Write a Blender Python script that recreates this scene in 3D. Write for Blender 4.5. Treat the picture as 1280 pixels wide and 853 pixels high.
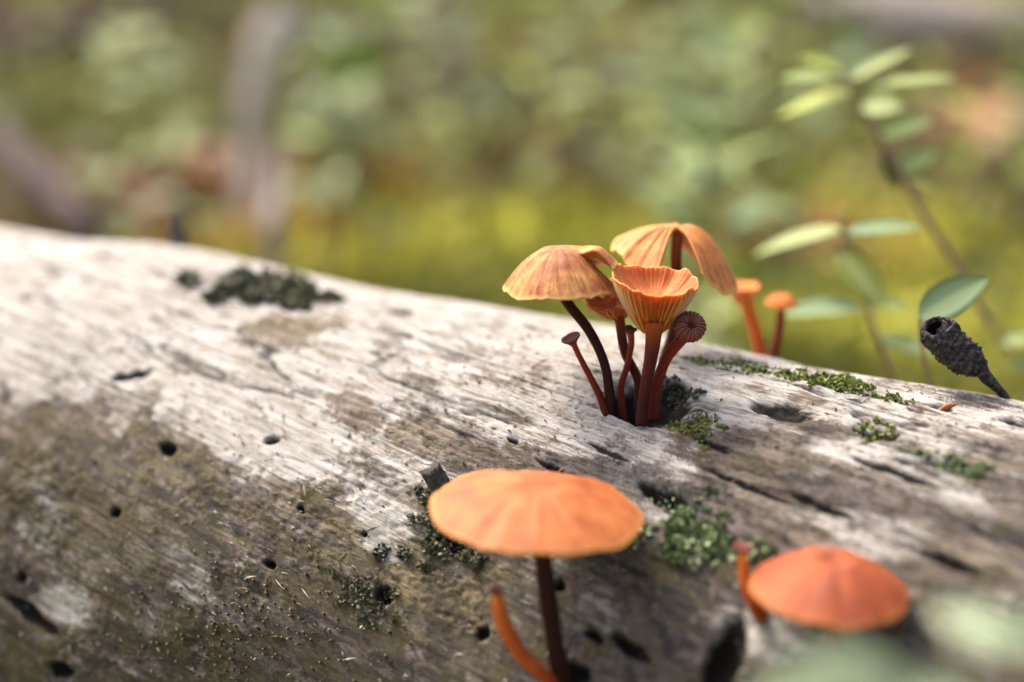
import bpy, math, random
import numpy as np
from mathutils import Vector, Matrix

for o in list(bpy.data.objects):
    bpy.data.objects.remove(o)
SC = bpy.context.scene
COL = SC.collection
R_ = math.radians

# ------------------------------------------------------------------ camera
CAM_H = 0.182
PITCH = R_(16.0)
FOCAL = 50.0
FPX = FOCAL / 36.0 * 1280.0          # focal length in photograph pixels
cam = bpy.data.cameras.new('camera')
cam.lens = FOCAL
cam.sensor_width = 36.0
cam.clip_start = 0.005
cam.clip_end = 300.0
cam.dof.use_dof = True
cam.dof.focus_distance = 0.2085
cam.dof.aperture_fstop = 5.4
camo = bpy.data.objects.new('camera', cam)
camo.location = (0, 0, CAM_H)
camo.rotation_euler = (math.pi / 2 - PITCH, 0, 0)
COL.objects.link(camo)
SC.camera = camo

# ------------------------------------------------------------------ light
SUN_DIR = Vector((-0.42, 0.40, 0.82)).normalized()      # towards the sun
world = bpy.data.worlds.new('World')
SC.world = world
world.use_nodes = True
wn = world.node_tree.nodes
bg = wn.get('Background') or wn.new('ShaderNodeBackground')
sky = wn.new('ShaderNodeTexSky')
sky.sky_type = 'NISHITA'
sky.sun_disc = False
sky.sun_elevation = math.asin(SUN_DIR.z)
sky.sun_rotation = math.atan2(SUN_DIR.x, SUN_DIR.y)
sky.air_density = 1.0
sky.dust_density = 9.0
sky.ozone_density = 0.6
world.node_tree.links.new(sky.outputs[0], bg.inputs[0])
bg.inputs[1].default_value = 0.13
sun = bpy.data.lights.new('sun', 'SUN')
sun.energy = 1.5
sun.angle = R_(14)
sun.color = (1.0, 0.94, 0.84)
suno = bpy.data.objects.new('sun', sun)
suno.rotation_euler = SUN_DIR.to_track_quat('Z', 'Y').to_euler()
suno.location = (-2, 2, 4)
COL.objects.link(suno)
SC.view_settings.view_transform = 'Standard'
SC.view_settings.look = 'None'
SC.view_settings.gamma = 1.0
SC.view_settings.exposure = 1.55
SC.cycles.use_denoising = True
SC.cycles.max_bounces = 6
SC.cycles.sample_clamp_indirect = 4.0

# ------------------------------------------------------------------ helpers
FWD = np.array([0, math.cos(PITCH), -math.sin(PITCH)])
UPV = np.array([0, math.sin(PITCH), math.cos(PITCH)])
RGT = np.array([1.0, 0, 0])
CP = np.array([0, 0, CAM_H])


def ray(px, py):
    return FWD + (px - 640) / FPX * RGT - (py - 426.5) / FPX * UPV


def at(px, py, d):
    """The place that lies d metres deep in the scene where the photograph shows this pixel."""
    return CP + d * ray(px, py)


_tabs = {}


def vnoise(x, y, seed=0):
    if seed not in _tabs:
        _tabs[seed] = np.random.RandomState(seed + 11).rand(256, 256)
    T = _tabs[seed]
    xi = np.floor(x).astype(int); yi = np.floor(y).astype(int)
    fx = x - xi; fy = y - yi
    fx = fx * fx * fx * (fx * (fx * 6 - 15) + 10)
    fy = fy * fy * fy * (fy * (fy * 6 - 15) + 10)
    a = T[xi & 255, yi & 255]; b = T[(xi + 1) & 255, yi & 255]
    c = T[xi & 255, (yi + 1) & 255]; d = T[(xi + 1) & 255, (yi + 1) & 255]
    return (a * (1 - fx) + b * fx) * (1 - fy) + (c * (1 - fx) + d * fx) * fy


def fbm(x, y, seed=0, octv=4, gain=0.5):
    s = 0; a = 1.0; n = 0
    for i in range(octv):
        s = s + a * vnoise(x * 2 ** i + 17.3 * i, y * 2 ** i + 5.1 * i, seed + i)
        n += a; a *= gain
    return s / n


def sstep(a, b, x):
    t = np.clip((x - a) / (b - a), 0, 1)
    return t * t * (3 - 2 * t)


def mesh(name, V, Fc, mat, attrs=None, smooth=True):
    m = bpy.data.meshes.new(name)
    V = np.asarray(V, dtype=np.float32)
    if isinstance(Fc, np.ndarray):
        k = Fc.shape[1]; nf = len(Fc)
        m.vertices.add(len(V)); m.vertices.foreach_set('co', V.ravel())
        m.loops.add(nf * k); m.loops.foreach_set('vertex_index', Fc.astype(np.int32).ravel())
        m.polygons.add(nf); m.polygons.foreach_set('loop_start', np.arange(0, nf * k, k, dtype=np.int32))
        m.update(calc_edges=True)
    else:
        m.from_pydata([tuple(v) for v in V], [], [tuple(int(i) for i in f) for f in Fc])
        m.update()
    if smooth:
        m.polygons.foreach_set('use_smooth', np.ones(len(m.polygons), dtype=bool))
    for k, a in (attrs or {}).items():
        a = np.asarray(a, dtype=np.float32)
        if a.ndim == 1:
            at_ = m.attributes.new(k, 'FLOAT', 'POINT'); at_.data.foreach_set('value', a)
        elif a.shape[1] == 3:
            at_ = m.attributes.new(k, 'FLOAT_VECTOR', 'POINT'); at_.data.foreach_set('vector', a.ravel())
        else:
            at_ = m.attributes.new(k, 'FLOAT_COLOR', 'POINT'); at_.data.foreach_set('color', a.ravel())
    m.materials.append(mat)
    return m


def obj(name, m, parent=None, loc=None, label=None, cat=None, group=None, kind=None):
    o = bpy.data.objects.new(name, m)
    COL.objects.link(o)
    if loc is not None:
        o.location = tuple(float(c) for c in loc)
    if parent is not None:
        o.parent = parent
    if label: o['label'] = label
    if cat: o['category'] = cat
    if group: o['group'] = group
    if kind: o['kind'] = kind
    return o


def thing(name, loc, label, cat, group=None):
    o = obj(name, None, None, loc, label, cat, group)
    o.empty_display_size = 0.005
    return o


def part(name, V, Fc, mat, parent, attrs=None, kind=None, smooth=True, grand=None):
    """V in world metres; stored relative to the thing's base (grand = base of the part above it)."""
    base = np.array(parent.location if grand is None else grand.location)
    return obj(name, mesh(name, np.asarray(V) - base, Fc, mat, attrs, smooth), parent, None, kind=kind)


def catmull(P, n):
    P = np.asarray(P, float)
    Q = np.vstack([2 * P[0] - P[1], P, 2 * P[-1] - P[-2]])
    k = len(P) - 1
    out = []
    for t in np.linspace(0, k - 1e-6, n):
        i = int(t); f = t - i
        a, b, c, d = Q[i], Q[i + 1], Q[i + 2], Q[i + 3]
        out.append(0.5 * ((2 * b) + (-a + c) * f + (2 * a - 5 * b + 4 * c - d) * f * f + (-a + 3 * b - 3 * c + d) * f ** 3))
    return np.array(out)


def grid_faces(nu, nv, wrap=False, off=0):
    """quads for an array of nu rows of nv points"""
    i = np.arange(nu - 1)[:, None]; j = np.arange(nv if wrap else nv - 1)[None, :]
    j2 = (j + 1) % nv
    a = i * nv + j; b = i * nv + j2; c = (i + 1) * nv + j2; d = (i + 1) * nv + j
    return np.stack([a, b, c, d], -1).reshape(-1, 4) + off


def tube(path, radii, n=40, seg=18, seed=0, rough=0.06, oval=1.0):
    """bent tapering stem; returns verts, quads, attrs"""
    path = catmull(path, n)
    rr = catmull(np.asarray(radii, float)[:, None], n)[:, 0]
    tang = np.gradient(path, axis=0); tang /= np.linalg.norm(tang, axis=1)[:, None]
    nrm = np.cross(tang[0], [0.3, 1, 0.1]); nrm /= np.linalg.norm(nrm)
    ph = np.linspace(0, 2 * np.pi, seg, endpoint=False)
    V = []; al = []
    for i in range(n):
        nrm = nrm - tang[i] * (nrm @ tang[i]); nrm /= np.linalg.norm(nrm)
        bn = np.cross(tang[i], nrm)
        r = rr[i] * (1 + rough * (2 * vnoise(np.cos(ph) * 1.3 + 40, np.sin(ph) * 1.3 + i * 0.16 + 40, seed) - 1)
                     + rough * 0.5 * (2 * vnoise(ph * 3 + 9, np.full(seg, i * 0.05), seed + 3) - 1))
        V.append(path[i] + (np.cos(ph) * r)[:, None] * nrm + oval * (np.sin(ph) * r)[:, None] * bn)
        al += [i / (n - 1)] * seg
    V = np.vstack(V)
    Fq = grid_faces(n, seg, True)
    V = np.vstack([V, path[0], path[-1]])
    c0, c1 = n * seg, n * seg + 1
    fan = [[c0, (j + 1) % seg, j, j] for j in range(seg)] + [[c1, (n - 1) * seg + j, (n - 1) * seg + (j + 1) % seg, (n - 1) * seg + (j + 1) % seg] for j in range(seg)]
    faces = [list(f) for f in Fq] + [f[:3] for f in fan]
    al += [0, 1]
    return V, faces, {'along': np.array(al)}


# ------------------------------------------------------------------ material nodes
class NT:
    def __init__(self, name, rough=0.6, spec=0.4):
        self.m = bpy.data.materials.new(name); self.m.use_nodes = True
        self.t = self.m.node_tree
        self.b = self.t.nodes['Principled BSDF']
        self.b.inputs['Roughness'].default_value = rough
        self.b.inputs['Specular IOR Level'].default_value = spec

    def put(self, sock, v):
        if isinstance(v, bpy.types.NodeSocket): self.t.links.new(v, sock)
        elif isinstance(v, (tuple, list)) and len(v) == 3 and sock.type == 'RGBA': sock.default_value = (*v, 1)
        else: sock.default_value = v

    def attr(self, name, out='Fac'):
        n = self.t.nodes.new('ShaderNodeAttribute'); n.attribute_name = name
        return n.outputs[out]

    def objrand(self):
        return self.t.nodes.new('ShaderNodeObjectInfo').outputs['Random']

    def coord(self, k='Object'):
        return self.t.nodes.new('ShaderNodeTexCoord').outputs[k]

    def scale(self, v, s):
        n = self.t.nodes.new('ShaderNodeVectorMath'); n.operation = 'MULTIPLY'
        self.put(n.inputs[0], v); n.inputs[1].default_value = s
        return n.outputs[0]

    def noise(self, vec, sc=1.0, det=4, rough=0.55, dist=0.0):
        n = self.t.nodes.new('ShaderNodeTexNoise')
        self.put(n.inputs['Vector'], vec); n.inputs['Scale'].default_value = sc
        n.inputs['Detail'].default_value = det; n.inputs['Roughness'].default_value = rough
        n.inputs['Distortion'].default_value = dist
        return n.outputs['Fac']

    def vor(self, vec, sc=1.0, feat='F1'):
        n = self.t.nodes.new('ShaderNodeTexVoronoi'); n.feature = feat
        self.put(n.inputs['Vector'], vec); n.inputs['Scale'].default_value = sc
        return n.outputs['Distance']

    def ramp(self, f, stops, interp='LINEAR'):
        n = self.t.nodes.new('ShaderNodeValToRGB'); n.color_ramp.interpolation = interp
        e = n.color_ramp.elements
        while len(e) < len(stops): e.new(0.5)
        for i, (p, c) in enumerate(stops):
            e[i].position = p; e[i].color = (*c, 1) if not isinstance(c, (int, float)) else (c, c, c, 1)
        self.put(n.inputs[0], f)
        return n.outputs[0]

    def mix(self, f, a, b, blend='MIX'):
        n = self.t.nodes.new('ShaderNodeMix'); n.data_type = 'RGBA'; n.blend_type = blend
        self.put(n.inputs[0], f); self.put(n.inputs[6], a); self.put(n.inputs[7], b)
        return n.outputs[2]

    def math(self, op, a, b=0.0, c=0.0, clamp=False):
        n = self.t.nodes.new('ShaderNodeMath'); n.operation = op; n.use_clamp = clamp
        for i, v in enumerate((a, b, c)): self.put(n.inputs[i], v)
        return n.outputs[0]

    def maprange(self, v, a, b, c=0.0, d=1.0):
        n = self.t.nodes.new('ShaderNodeMapRange'); n.interpolation_type = 'SMOOTHSTEP'
        self.put(n.inputs[0], v)
        for i, x in enumerate((a, b, c, d)): n.inputs[i + 1].default_value = x
        return n.outputs[0]

    def bump(self, h, dist, strength=1.0, normal=None):
        n = self.t.nodes.new('ShaderNodeBump')
        n.inputs['Distance'].default_value = dist; n.inputs['Strength'].default_value = strength
        self.put(n.inputs['Height'], h)
        if normal is not None: self.put(n.inputs['Normal'], normal)
        return n.outputs[0]

    def done(self, col, normal=None, sss=0.0, sscale=0.001, rough=None):
        self.put(self.b.inputs['Base Color'], col)
        if normal is not None: self.put(self.b.inputs['Normal'], normal)
        if rough is not None: self.put(self.b.inputs['Roughness'], rough)
        if sss:
            self.b.inputs['Subsurface Weight'].default_value = sss
            self.b.inputs['Subsurface Radius'].default_value = (1.0, 0.45, 0.2)
            self.b.inputs['Subsurface Scale'].default_value = sscale
        return self.m


# ------------------------------------------------------------------ ground
gx_dir = None


def terrain(x, y):
    x = np.asarray(x, float); y = np.asarray(y, float)
    d = sstep(0.42, 0.9, y)
    z = 0.032 * np.clip(y - 0.5, 0, 3.5)
    z = z + d * (0.075 * (fbm(x * 2.6 + 31, y * 2.6 + 11, 41, 3) - 0.5) + 0.03 * (fbm(x * 9 + 3, y * 9 + 60, 45, 2) - 0.5))
    z = z + 0.006 * (fbm(x * 14 + 70, y * 14 + 20, 48, 2) - 0.5)
    return z


def ground_hit(px, py):
    r = ray(px, py)
    for d in np.arange(0.3, 6, 0.01):
        p = CP + d * r
        if p[2] < float(terrain(p[0], p[1])):
            return p
    return p


# patches of rust-red moss, brown litter and vivid yellow-green moss on the forest floor: (x, y, rx, ry, kind)
GP = []
for px, py, rx, ry, k in [(300, 250, .085, .09, 0), (240, 225, .07, .06, 0), (420, 245, .05, .05, 0), (190, 262, .06, .05, 0), (465, 232, .05, .06, 0),
                          (740, 230, .07, .06, 1), (655, 235, .06, .05, 1), (90, 240, .07, .07, 1), (1010, 300, .06, .06, 0),
                          (1210, 160, .12, .16, 1), (1180, 60, .4, .3, 1), (560, 80, .25, .3, 1), (40, 40, .3, .3, 1), (1250, 230, .05, .1, 1),
                          (560, 310, .12, .10, 2), (470, 330, .1, .08, 2), (640, 300, .13, .1, 2), (830, 310, .12, .1, 2), (720, 330, .12, .1, 2),
                          (1000, 380, .16, .12, 2), (900, 340, .1, .1, 2), (1080, 300, .14, .14, 2), (1200, 440, .15, .08, 2), (380, 300, .1, .06, 2), (1150, 330, .12, .1, 2), (1250, 400, .08, .06, 2)]:
    g = ground_hit(px, py)
    GP.append((g[0], g[1], rx, ry, k))


def ground_tint(x, y):
    out = np.zeros((len(x), 4)); out[:, 3] = 1
    wx = x + 0.05 * (fbm(x * 12, y * 12 + 9, 61, 3) - 0.5); wy = y + 0.08 * (fbm(x * 12 + 40, y * 12, 63, 3) - 0.5)
    for gx, gy, rx, ry, k in GP:
        g = np.exp(-((wx - gx) / rx) ** 2 - ((wy - gy) / ry) ** 2)
        out[:, k] = np.maximum(out[:, k], g)
    return out


def mat_ground():
    n = NT('forest_floor', 0.95, 0.15)
    P = n.coord()
    big = n.noise(P, 4.0, 5)
    fine = n.noise(P, 55.0, 4, 0.6)
    green = n.ramp(big, [(0.3, (0.08, 0.078, 0.02)), (0.48, (0.17, 0.17, 0.04)), (0.62, (0.23, 0.21, 0.05)), (0.75, (0.18, 0.13, 0.06))])
    tint = n.t.nodes.new('ShaderNodeAttribute'); tint.attribute_name = 'tint'
    sp = n.t.nodes.new('ShaderNodeSeparateColor'); n.t.links.new(tint.outputs['Color'], sp.inputs[0])
    c = n.mix(sp.outputs[2], green, n.ramp(fine, [(0.3, (0.32, 0.32, 0.045)), (0.7, (0.44, 0.44, 0.07))]))
    c = n.mix(sp.outputs[0], c, n.ramp(fine, [(0.3, (0.16, 0.06, 0.02)), (0.7, (0.35, 0.16, 0.04))]))
    c = n.mix(sp.outputs[1], c, n.ramp(fine, [(0.3, (0.10, 0.065, 0.05)), (0.7, (0.24, 0.17, 0.13))]))
    c = n.mix(0.5, c, n.ramp(fine, [(0.3, 0.45), (0.7, 1.0)]), 'MULTIPLY')
    return n.done(c, n.bump(fine, 0.01))


def axis_pts(lo, hi, n, dense):
    t = np.linspace(-1, 1, n)
    s = np.sinh(t * dense) / math.sinh(dense)
    return np.where(s < 0, -s * lo, s * hi)


gx = axis_pts(-45, 45, 300, 6.2)
gy = 0.9 + axis_pts(-45, 45, 300, 6.2)
GX, GY = np.meshgrid(gx, gy)
GZ = terrain(GX, GY)
gv = np.stack([GX, GY, GZ], -1).reshape(-1, 3)
M_GROUND = mat_ground()
obj('ground', mesh('ground', gv, grid_faces(300, 300), M_GROUND, {'tint': ground_tint(gv[:, 0], gv[:, 1])}), kind='structure')

# ------------------------------------------------------------------ the log
LA = R_(27.0)
AX = np.array([math.cos(LA), -math.sin(LA), -0.055]); AX /= np.linalg.norm(AX)
NX = np.array([-math.sin(LA), -math.cos(LA), 0.0]); NX -= AX * (NX @ AX); NX /= np.linalg.norm(NX)
VX = np.cross(NX, AX); VX = VX if VX[2] > 0 else -VX
RH, RV = 0.055, 0.0605
TH0 = R_(18.0)
LB = at(800, 512, 0.21)                       # where the cluster grows
LO = LB - RH * math.sin(TH0) * NX - RV * math.cos(TH0) * VX
ARC = 0.0575


def log_hit(px, py):
    """(u, theta) on the log's round where this pixel's ray meets it"""
    r = ray(px, py); q = CP - LO
    a1, a2 = (r @ NX) / RH, (r @ VX) / RV
    b1, b2 = (q @ NX) / RH, (q @ VX) / RV
    A = a1 * a1 + a2 * a2; B = a1 * b1 + a2 * b2; C = b1 * b1 + b2 * b2 - 1
    D = B * B - A * C
    t = (-B - math.sqrt(D)) / A if D > 0 else -B / A
    p = CP + t * r
    u = (p - LO) @ AX
    return u, math.atan2((p - LO) @ NX / RH, (p - LO) @ VX / RV)


def gauss(U, V, c, su, sv, rot=0.0, pw=2.0):
    du = U - c[0]; dv = V - c[1] * ARC
    if rot:
        cr, sr = math.cos(rot), math.sin(rot)
        du, dv = du * cr + dv * sr, -du * sr + dv * cr
    d = np.sqrt((du / su) ** 2 + (dv / sv) ** 2)
    return np.exp(-d ** pw)


# recesses: pixel, half length along the grain (m), half width (m), depth (m), power, rot
HOLES = [(812, 503, .0056, .0044, .0050, 4, 0), (846, 487, .0024, .0013, .0022, 4, .2),
         (976, 518, .0042, .0019, .0020, 3, .1), (1178, 516, .0012, .0010, .0022, 3, 0), (1146, 521, .0013, .0008, .0018, 3, 0),
         (1082, 549, .0022, .0009, .0020, 3, .4), (1106, 553, .0016, .0010, .0020, 3, .3), (1272, 533, .0020, .0014, .002, 3, 0),
         (340, 551, .0011, .0008, .0022, 4, -.3), (211, 563, .0014, .0009, .0020, 4, .3), (338, 706, .0010, .0006, .0020, 4, .1),
         (478, 745, .0013, .0010, .0022, 4, .3), (376, 638, .0007, .0005, .0015, 4, .2), (455, 667, .0004, .0004, .0012, 4, 0), (500, 693, .0004, .0006, .0012, 4, 0),
         (147, 642, .0008, .0009, .0018, 4, -.4), (20, 722, .0009, .0009, .0018, 4, 0), (70, 842, .0025, .0012, .0024, 3, -.2), (600, 792, .0010, .0009, .0018, 4, 0),
         (697, 728, .0008, .0008, .0014, 4, 0), (820, 618, .0036, .0011, .0024, 3, .55), (845, 628, .0022, .0010, .0018, 3, .4), (568, 672, .0028, .0015, .0020, 3, .2),
         (785, 808, .0030, .0008, .0018, 3, .3), (740, 795, .0016, .0007, .0014, 3, .3), (905, 835, .0020, .0060, .0030, 3, .1), (715, 845, .0022, .0016, .0025, 3, 0),
         (165, 470, .0035, .0008, .0011, 3, -.4), (500, 385, .0022, .0008, .0012, 3, 0), (1190, 712, .004, .0007, .0012, 3, .2), (1030, 640, .004, .0006, .0009, 3, .2),
         (640, 545, .0008, .0005, .0010, 3, .3), (700, 590, .005, .0005, .0011, 3, .35), (760, 560, .004, .0005, .0010, 3, .3), (890, 560, .003, .0006, .0010, 3, .2),
         (930, 610, .006, .0005, .0010, 3, .25), (1120, 600, .006, .0006, .0010, 3, .2), (30, 770, .006, .0012, .0020, 3, .25)]
HOLES = [(log_hit(h[0], h[1]), *h[2:]) for h in HOLES]
GRAIN = 0.16                                      # spiral grain


def log_relief(U, T):
    V = T * ARC
    W = V - GRAIN * U + 0.0014 * (fbm(U * 22, V * 40, 5, 3) - 0.5) * 2
    mm = 1000.0

    def ridge(n):
        return 1 - np.abs(2 * n - 1)
    h = 0.0030 * (fbm(U * 17 + 5, V * 38 + 3, 1, 3) - 0.5) * 1.3
    h = h + 0.00026 * (fbm(U * mm / 55, W * mm / 2.6, 2, 3) - 0.5) * 2
    fl = 1 - 0.75 * sstep(24, 50, np.degrees(T) + 40 * (fbm(U * 50, V * 50, 14, 3) - 0.5))
    h = h - fl * 0.00030 * ridge(fbm(U * mm / 20, W * mm / 1.1, 8, 2)) ** 4
    h = h - fl * 0.00024 * ridge(fbm(U * mm / 10 + 4, W * mm / 0.65, 10, 2)) ** 5
    rough = sstep(0.42, 0.62, fbm(U * 55, V * 60, 12, 3))
    h = h + rough * (0.00016 + 0.00022 * (1 - fl)) * (fbm(U * mm / 1.2, W * mm / 0.8, 15, 3) - 0.5) * 2
    # long drying checks along the grain
    n1 = vnoise(U * mm / 90 + 9, W * mm / 4.2, 21) * 0.85 + 0.15 * fbm(U * mm / 8, W * mm / 2, 22, 2)
    chk = np.exp(-((n1 - 0.5) / 0.012) ** 2) * sstep(0.46, 0.6, fbm(U * 28, V * 42, 24, 2))
    n2 = vnoise(U * mm / 60 + 3, W * mm / 1.9, 27) * 0.85 + 0.15 * fbm(U * mm / 5, W * mm / 1.2, 28, 2)
    chk2 = np.exp(-((n2 - 0.5) / 0.018) ** 2) * sstep(0.46, 0.6, fbm(U * 45 + 8, V * 60, 29, 2))
    h = h - 0.0007 * chk * fl - 0.00035 * chk2 * fl
    # swelling beyond the moss tuft and towards the thick end
    h = h + 0.0014 * np.exp(-((U - UB) / 0.022) ** 2) * np.cos(np.clip(T, -1.5, 1.5)) - 0.0036 * sstep(UC, UD, U) + 0.010 * np.clip(U - 0.02, 0, 0.2) + 0.0012 * sstep(-.02, .05, U)
    hol = np.zeros_like(U)
    jx = 0.0006 * (fbm(U * mm / 1.5, V * mm / 1.5, 33, 3) - 0.5) * 2
    jy = 0.0006 * (fbm(U * mm / 1.5 + 50, V * mm / 1.5, 35, 3) - 0.5) * 2
    for c, su, sv, dep, pw, rot in HOLES:
        s_ = min(1.0, sv / 0.0012)
        g = gauss(U + jx * s_, V + jy * s_, c, su, sv, rot, pw)
        rim = gauss(U + jx * s_, V + jy * s_, c, su * 1.5, sv * 1.5, rot, pw) - g
        h = h - dep * g + 0.06 * dep * rim
        hol = np.maximum(hol, g)
    return h, np.maximum(chk, chk2 * 0.7) * fl, hol


UB = log_hit(150, 300)[0]
UC, UD = log_hit(260, 330)[0], log_hit(-20, 300)[0]


def log_point(U, T, extra=0.0):
    U = np.asarray(U, float); T = np.asarray(T, float)
    h, chk, hol = log_relief(U, T)
    h = h + extra
    st, ct = np.sin(T), np.cos(T)
    return LO + U[..., None] * AX + ((RH + h) * st)[..., None] * NX + ((RV + h) * ct)[..., None] * VX


def log_normal(T):
    n = (np.sin(T) / RH)[..., None] * NX + (np.cos(T) / RV)[..., None] * VX
    return n / np.linalg.norm(n, axis=-1)[..., None]


def log_at(px, py, extra=0.0):
    u, t = log_hit(px, py)
    return log_point(np.array([u]), np.array([t]), extra)[0]


def mat_log():
    n = NT('weathered_wood', 0.82, 0.25)
    lc = n.attr('lc', 'Vector')                      # millimetres: along the grain, round the log
    ma = n.t.nodes.new('ShaderNodeAttribute'); ma.attribute_name = 'mask'
    sp = n.t.nodes.new('ShaderNodeSeparateColor'); n.t.links.new(ma.outputs['Color'], sp.inputs[0])
    bleach, algae, dark = sp.outputs[0], sp.outputs[1], sp.outputs[2]
    pink = ma.outputs['Alpha']
    f1 = n.noise(n.scale(lc, (0.06, 1.5, 1)), 1.0, 8, 0.7, 0.2)
    f2 = n.noise(n.scale(lc, (0.16, 4.2, 1)), 1.0, 6, 0.75)
    f3 = n.noise(n.scale(lc, (0.5, 10.0, 1)), 1.0, 4, 0.7)
    mott = n.noise(n.scale(lc, (0.20, 0.34, 1)), 1.0, 9, 0.7, 0.3)
    mot2 = n.noise(n.scale(lc, (0.13, 0.42, 4)), 1.0, 9, 0.72, 0.4)
    spk = n.noise(n.scale(lc, (1.3, 1.8, 1)), 1.0, 8, 0.78)
    sp2 = n.noise(n.scale(lc, (2.6, 3.6, 1)), 1.0, 5, 0.75)
    def av(a, b, w=0.5):
        return n.math('ADD', n.math('MULTIPLY', a, w), n.math('MULTIPLY', b, 1 - w))

    tone = n.math('ADD', n.math('MULTIPLY', f1, 0.6), n.math('MULTIPLY', mott, 0.4))
    wood = n.ramp(tone, [(0.36, (0.075, 0.055, 0.042)), (0.46, (0.19, 0.15, 0.118)), (0.54, (0.29, 0.245, 0.20)), (0.66, (0.40, 0.36, 0.31))])
    white = n.ramp(tone, [(0.34, (0.22, 0.185, 0.15)), (0.43, (0.40, 0.365, 0.325)), (0.53, (0.53, 0.505, 0.475)), (0.68, (0.62, 0.60, 0.58))])
    rose = n.ramp(av(spk, mott), [(0.38, (0.098, 0.073, 0.065)), (0.47, (0.234, 0.179, 0.159)), (0.54, (0.345, 0.276, 0.247)), (0.64, (0.520, 0.455, 0.423))])
    olive = n.ramp(spk, [(0.34, (0.041, 0.034, 0.024)), (0.47, (0.128, 0.105, 0.056)), (0.57, (0.230, 0.187, 0.085)), (0.68, (0.425, 0.365, 0.230))])
    blk = n.ramp(sp2, [(0.36, (0.021, 0.018, 0.018)), (0.52, (0.083, 0.072, 0.068)), (0.66, (0.255, 0.228, 0.210))])

    def brk(mask, tex, k, lo=0.40, hi=0.60):
        return n.maprange(n.math('ADD', mask, n.math('MULTIPLY', n.math('SUBTRACT', tex, 0.5), k)), lo, hi)

    c = n.mix(brk(pink, av(spk, mott), 3.0), wood, rose)
    c = n.mix(brk(bleach, av(f1, mott, 0.45), 4.0, 0.34, 0.66), c, white)
    # dark fibres drawn along the grain, in patches
    lines = n.math('MULTIPLY', n.maprange(f2, 0.53, 0.63), n.maprange(mot2, 0.42, 0.58, 0.30, 0.95))
    nofl = n.math('SUBTRACT', 1.0, n.math('MULTIPLY', n.maprange(n.math('ADD', pink, n.math('MULTIPLY', n.math('SUBTRACT', mott, 0.5), 2.0)), 0.3, 0.75), 0.8))
    c = n.mix(n.math('MULTIPLY', lines, nofl), c, (0.07, 0.052, 0.04))
    c = n.mix(n.math('MULTIPLY', n.maprange(f3, 0.53, 0.64), n.maprange(mott, 0.40, 0.58, 0.75, 0.2)), c, (0.16, 0.125, 0.10))
    # tan and yellowish stains
    c = n.mix(n.maprange(mot2, 0.48, 0.62, 0, 0.75), c, n.mix(0.55, c, (0.22, 0.175, 0.10)))
    c = n.mix(n.math('MULTIPLY', brk(algae, av(spk, mott, 0.5), 5.0, 0.36, 0.60), 0.9), c, olive)
    c = n.mix(n.math('MULTIPLY', brk(dark, av(sp2, mot2, 0.5), 5.2, 0.40, 0.64), 0.88), c, blk)
    # blotches of algae, dark lichen and bare pale wood on the damp flank
    flank = n.maprange(n.math('ADD', pink, n.math('MULTIPLY', n.math('SUBTRACT', mott, 0.5), 2.4)), 0.30, 0.62)
    flank = n.math('MULTIPLY', flank, n.maprange(n.math('ADD', bleach, n.math('MULTIPLY', n.math('SUBTRACT', mott, 0.5), 1.5)), 0.30, 0.95, 1.0, 0.0))
    pa = n.noise(n.scale(lc, (0.15, 0.21, 7)), 1.0, 10, 0.70, 0.5)
    pb = n.noise(n.scale(lc, (0.17, 0.23, 1)), 1.1, 10, 0.70, 0.3)
    pc = n.noise(n.scale(lc, (0.16, 0.25, 3)), 1.0, 10, 0.70, 0.6)
    c = n.mix(n.math('MULTIPLY', n.maprange(pa, 0.49, 0.57, 0, 0.85), flank), c, olive)
    c = n.mix(n.math('MULTIPLY', n.maprange(pc, 0.51, 0.60, 0, 0.8), flank), c, n.ramp(spk, [(0.38, (0.17, 0.125, 0.11)), (0.5, (0.35, 0.28, 0.255)), (0.62, (0.50, 0.44, 0.415))]))
    c = n.mix(n.math('MULTIPLY', n.maprange(pb, 0.52, 0.60, 0, 0.85), flank), c, blk)
    c = n.mix(n.math('MULTIPLY', n.maprange(sp2, 0.55, 0.62, 0, 0.45), flank), c, (0.03, 0.025, 0.021))
    # scattered black specks of lichen
    c = n.mix(n.maprange(av(sp2, mott, 0.62), 0.585, 0.64, 0, 0.75), c, (0.04, 0.034, 0.03))
    # dark mould inside checks and burrows
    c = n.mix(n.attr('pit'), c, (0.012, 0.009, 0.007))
    hgt = n.math('ADD', n.math('MULTIPLY', f2, 0.9), n.math('MULTIPLY', spk, 0.8))
    nb = n.bump(n.math('MULTIPLY', av(spk, pb), flank), 0.0011, 1.0)
    nb = n.bump(hgt, 0.00032, 1.0, nb)
    nb = n.bump(n.math('ADD', f1, n.math('MULTIPLY', f3, 0.3)), 0.00045, 0.9, nb)
    return n.done(c, nb)


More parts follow.
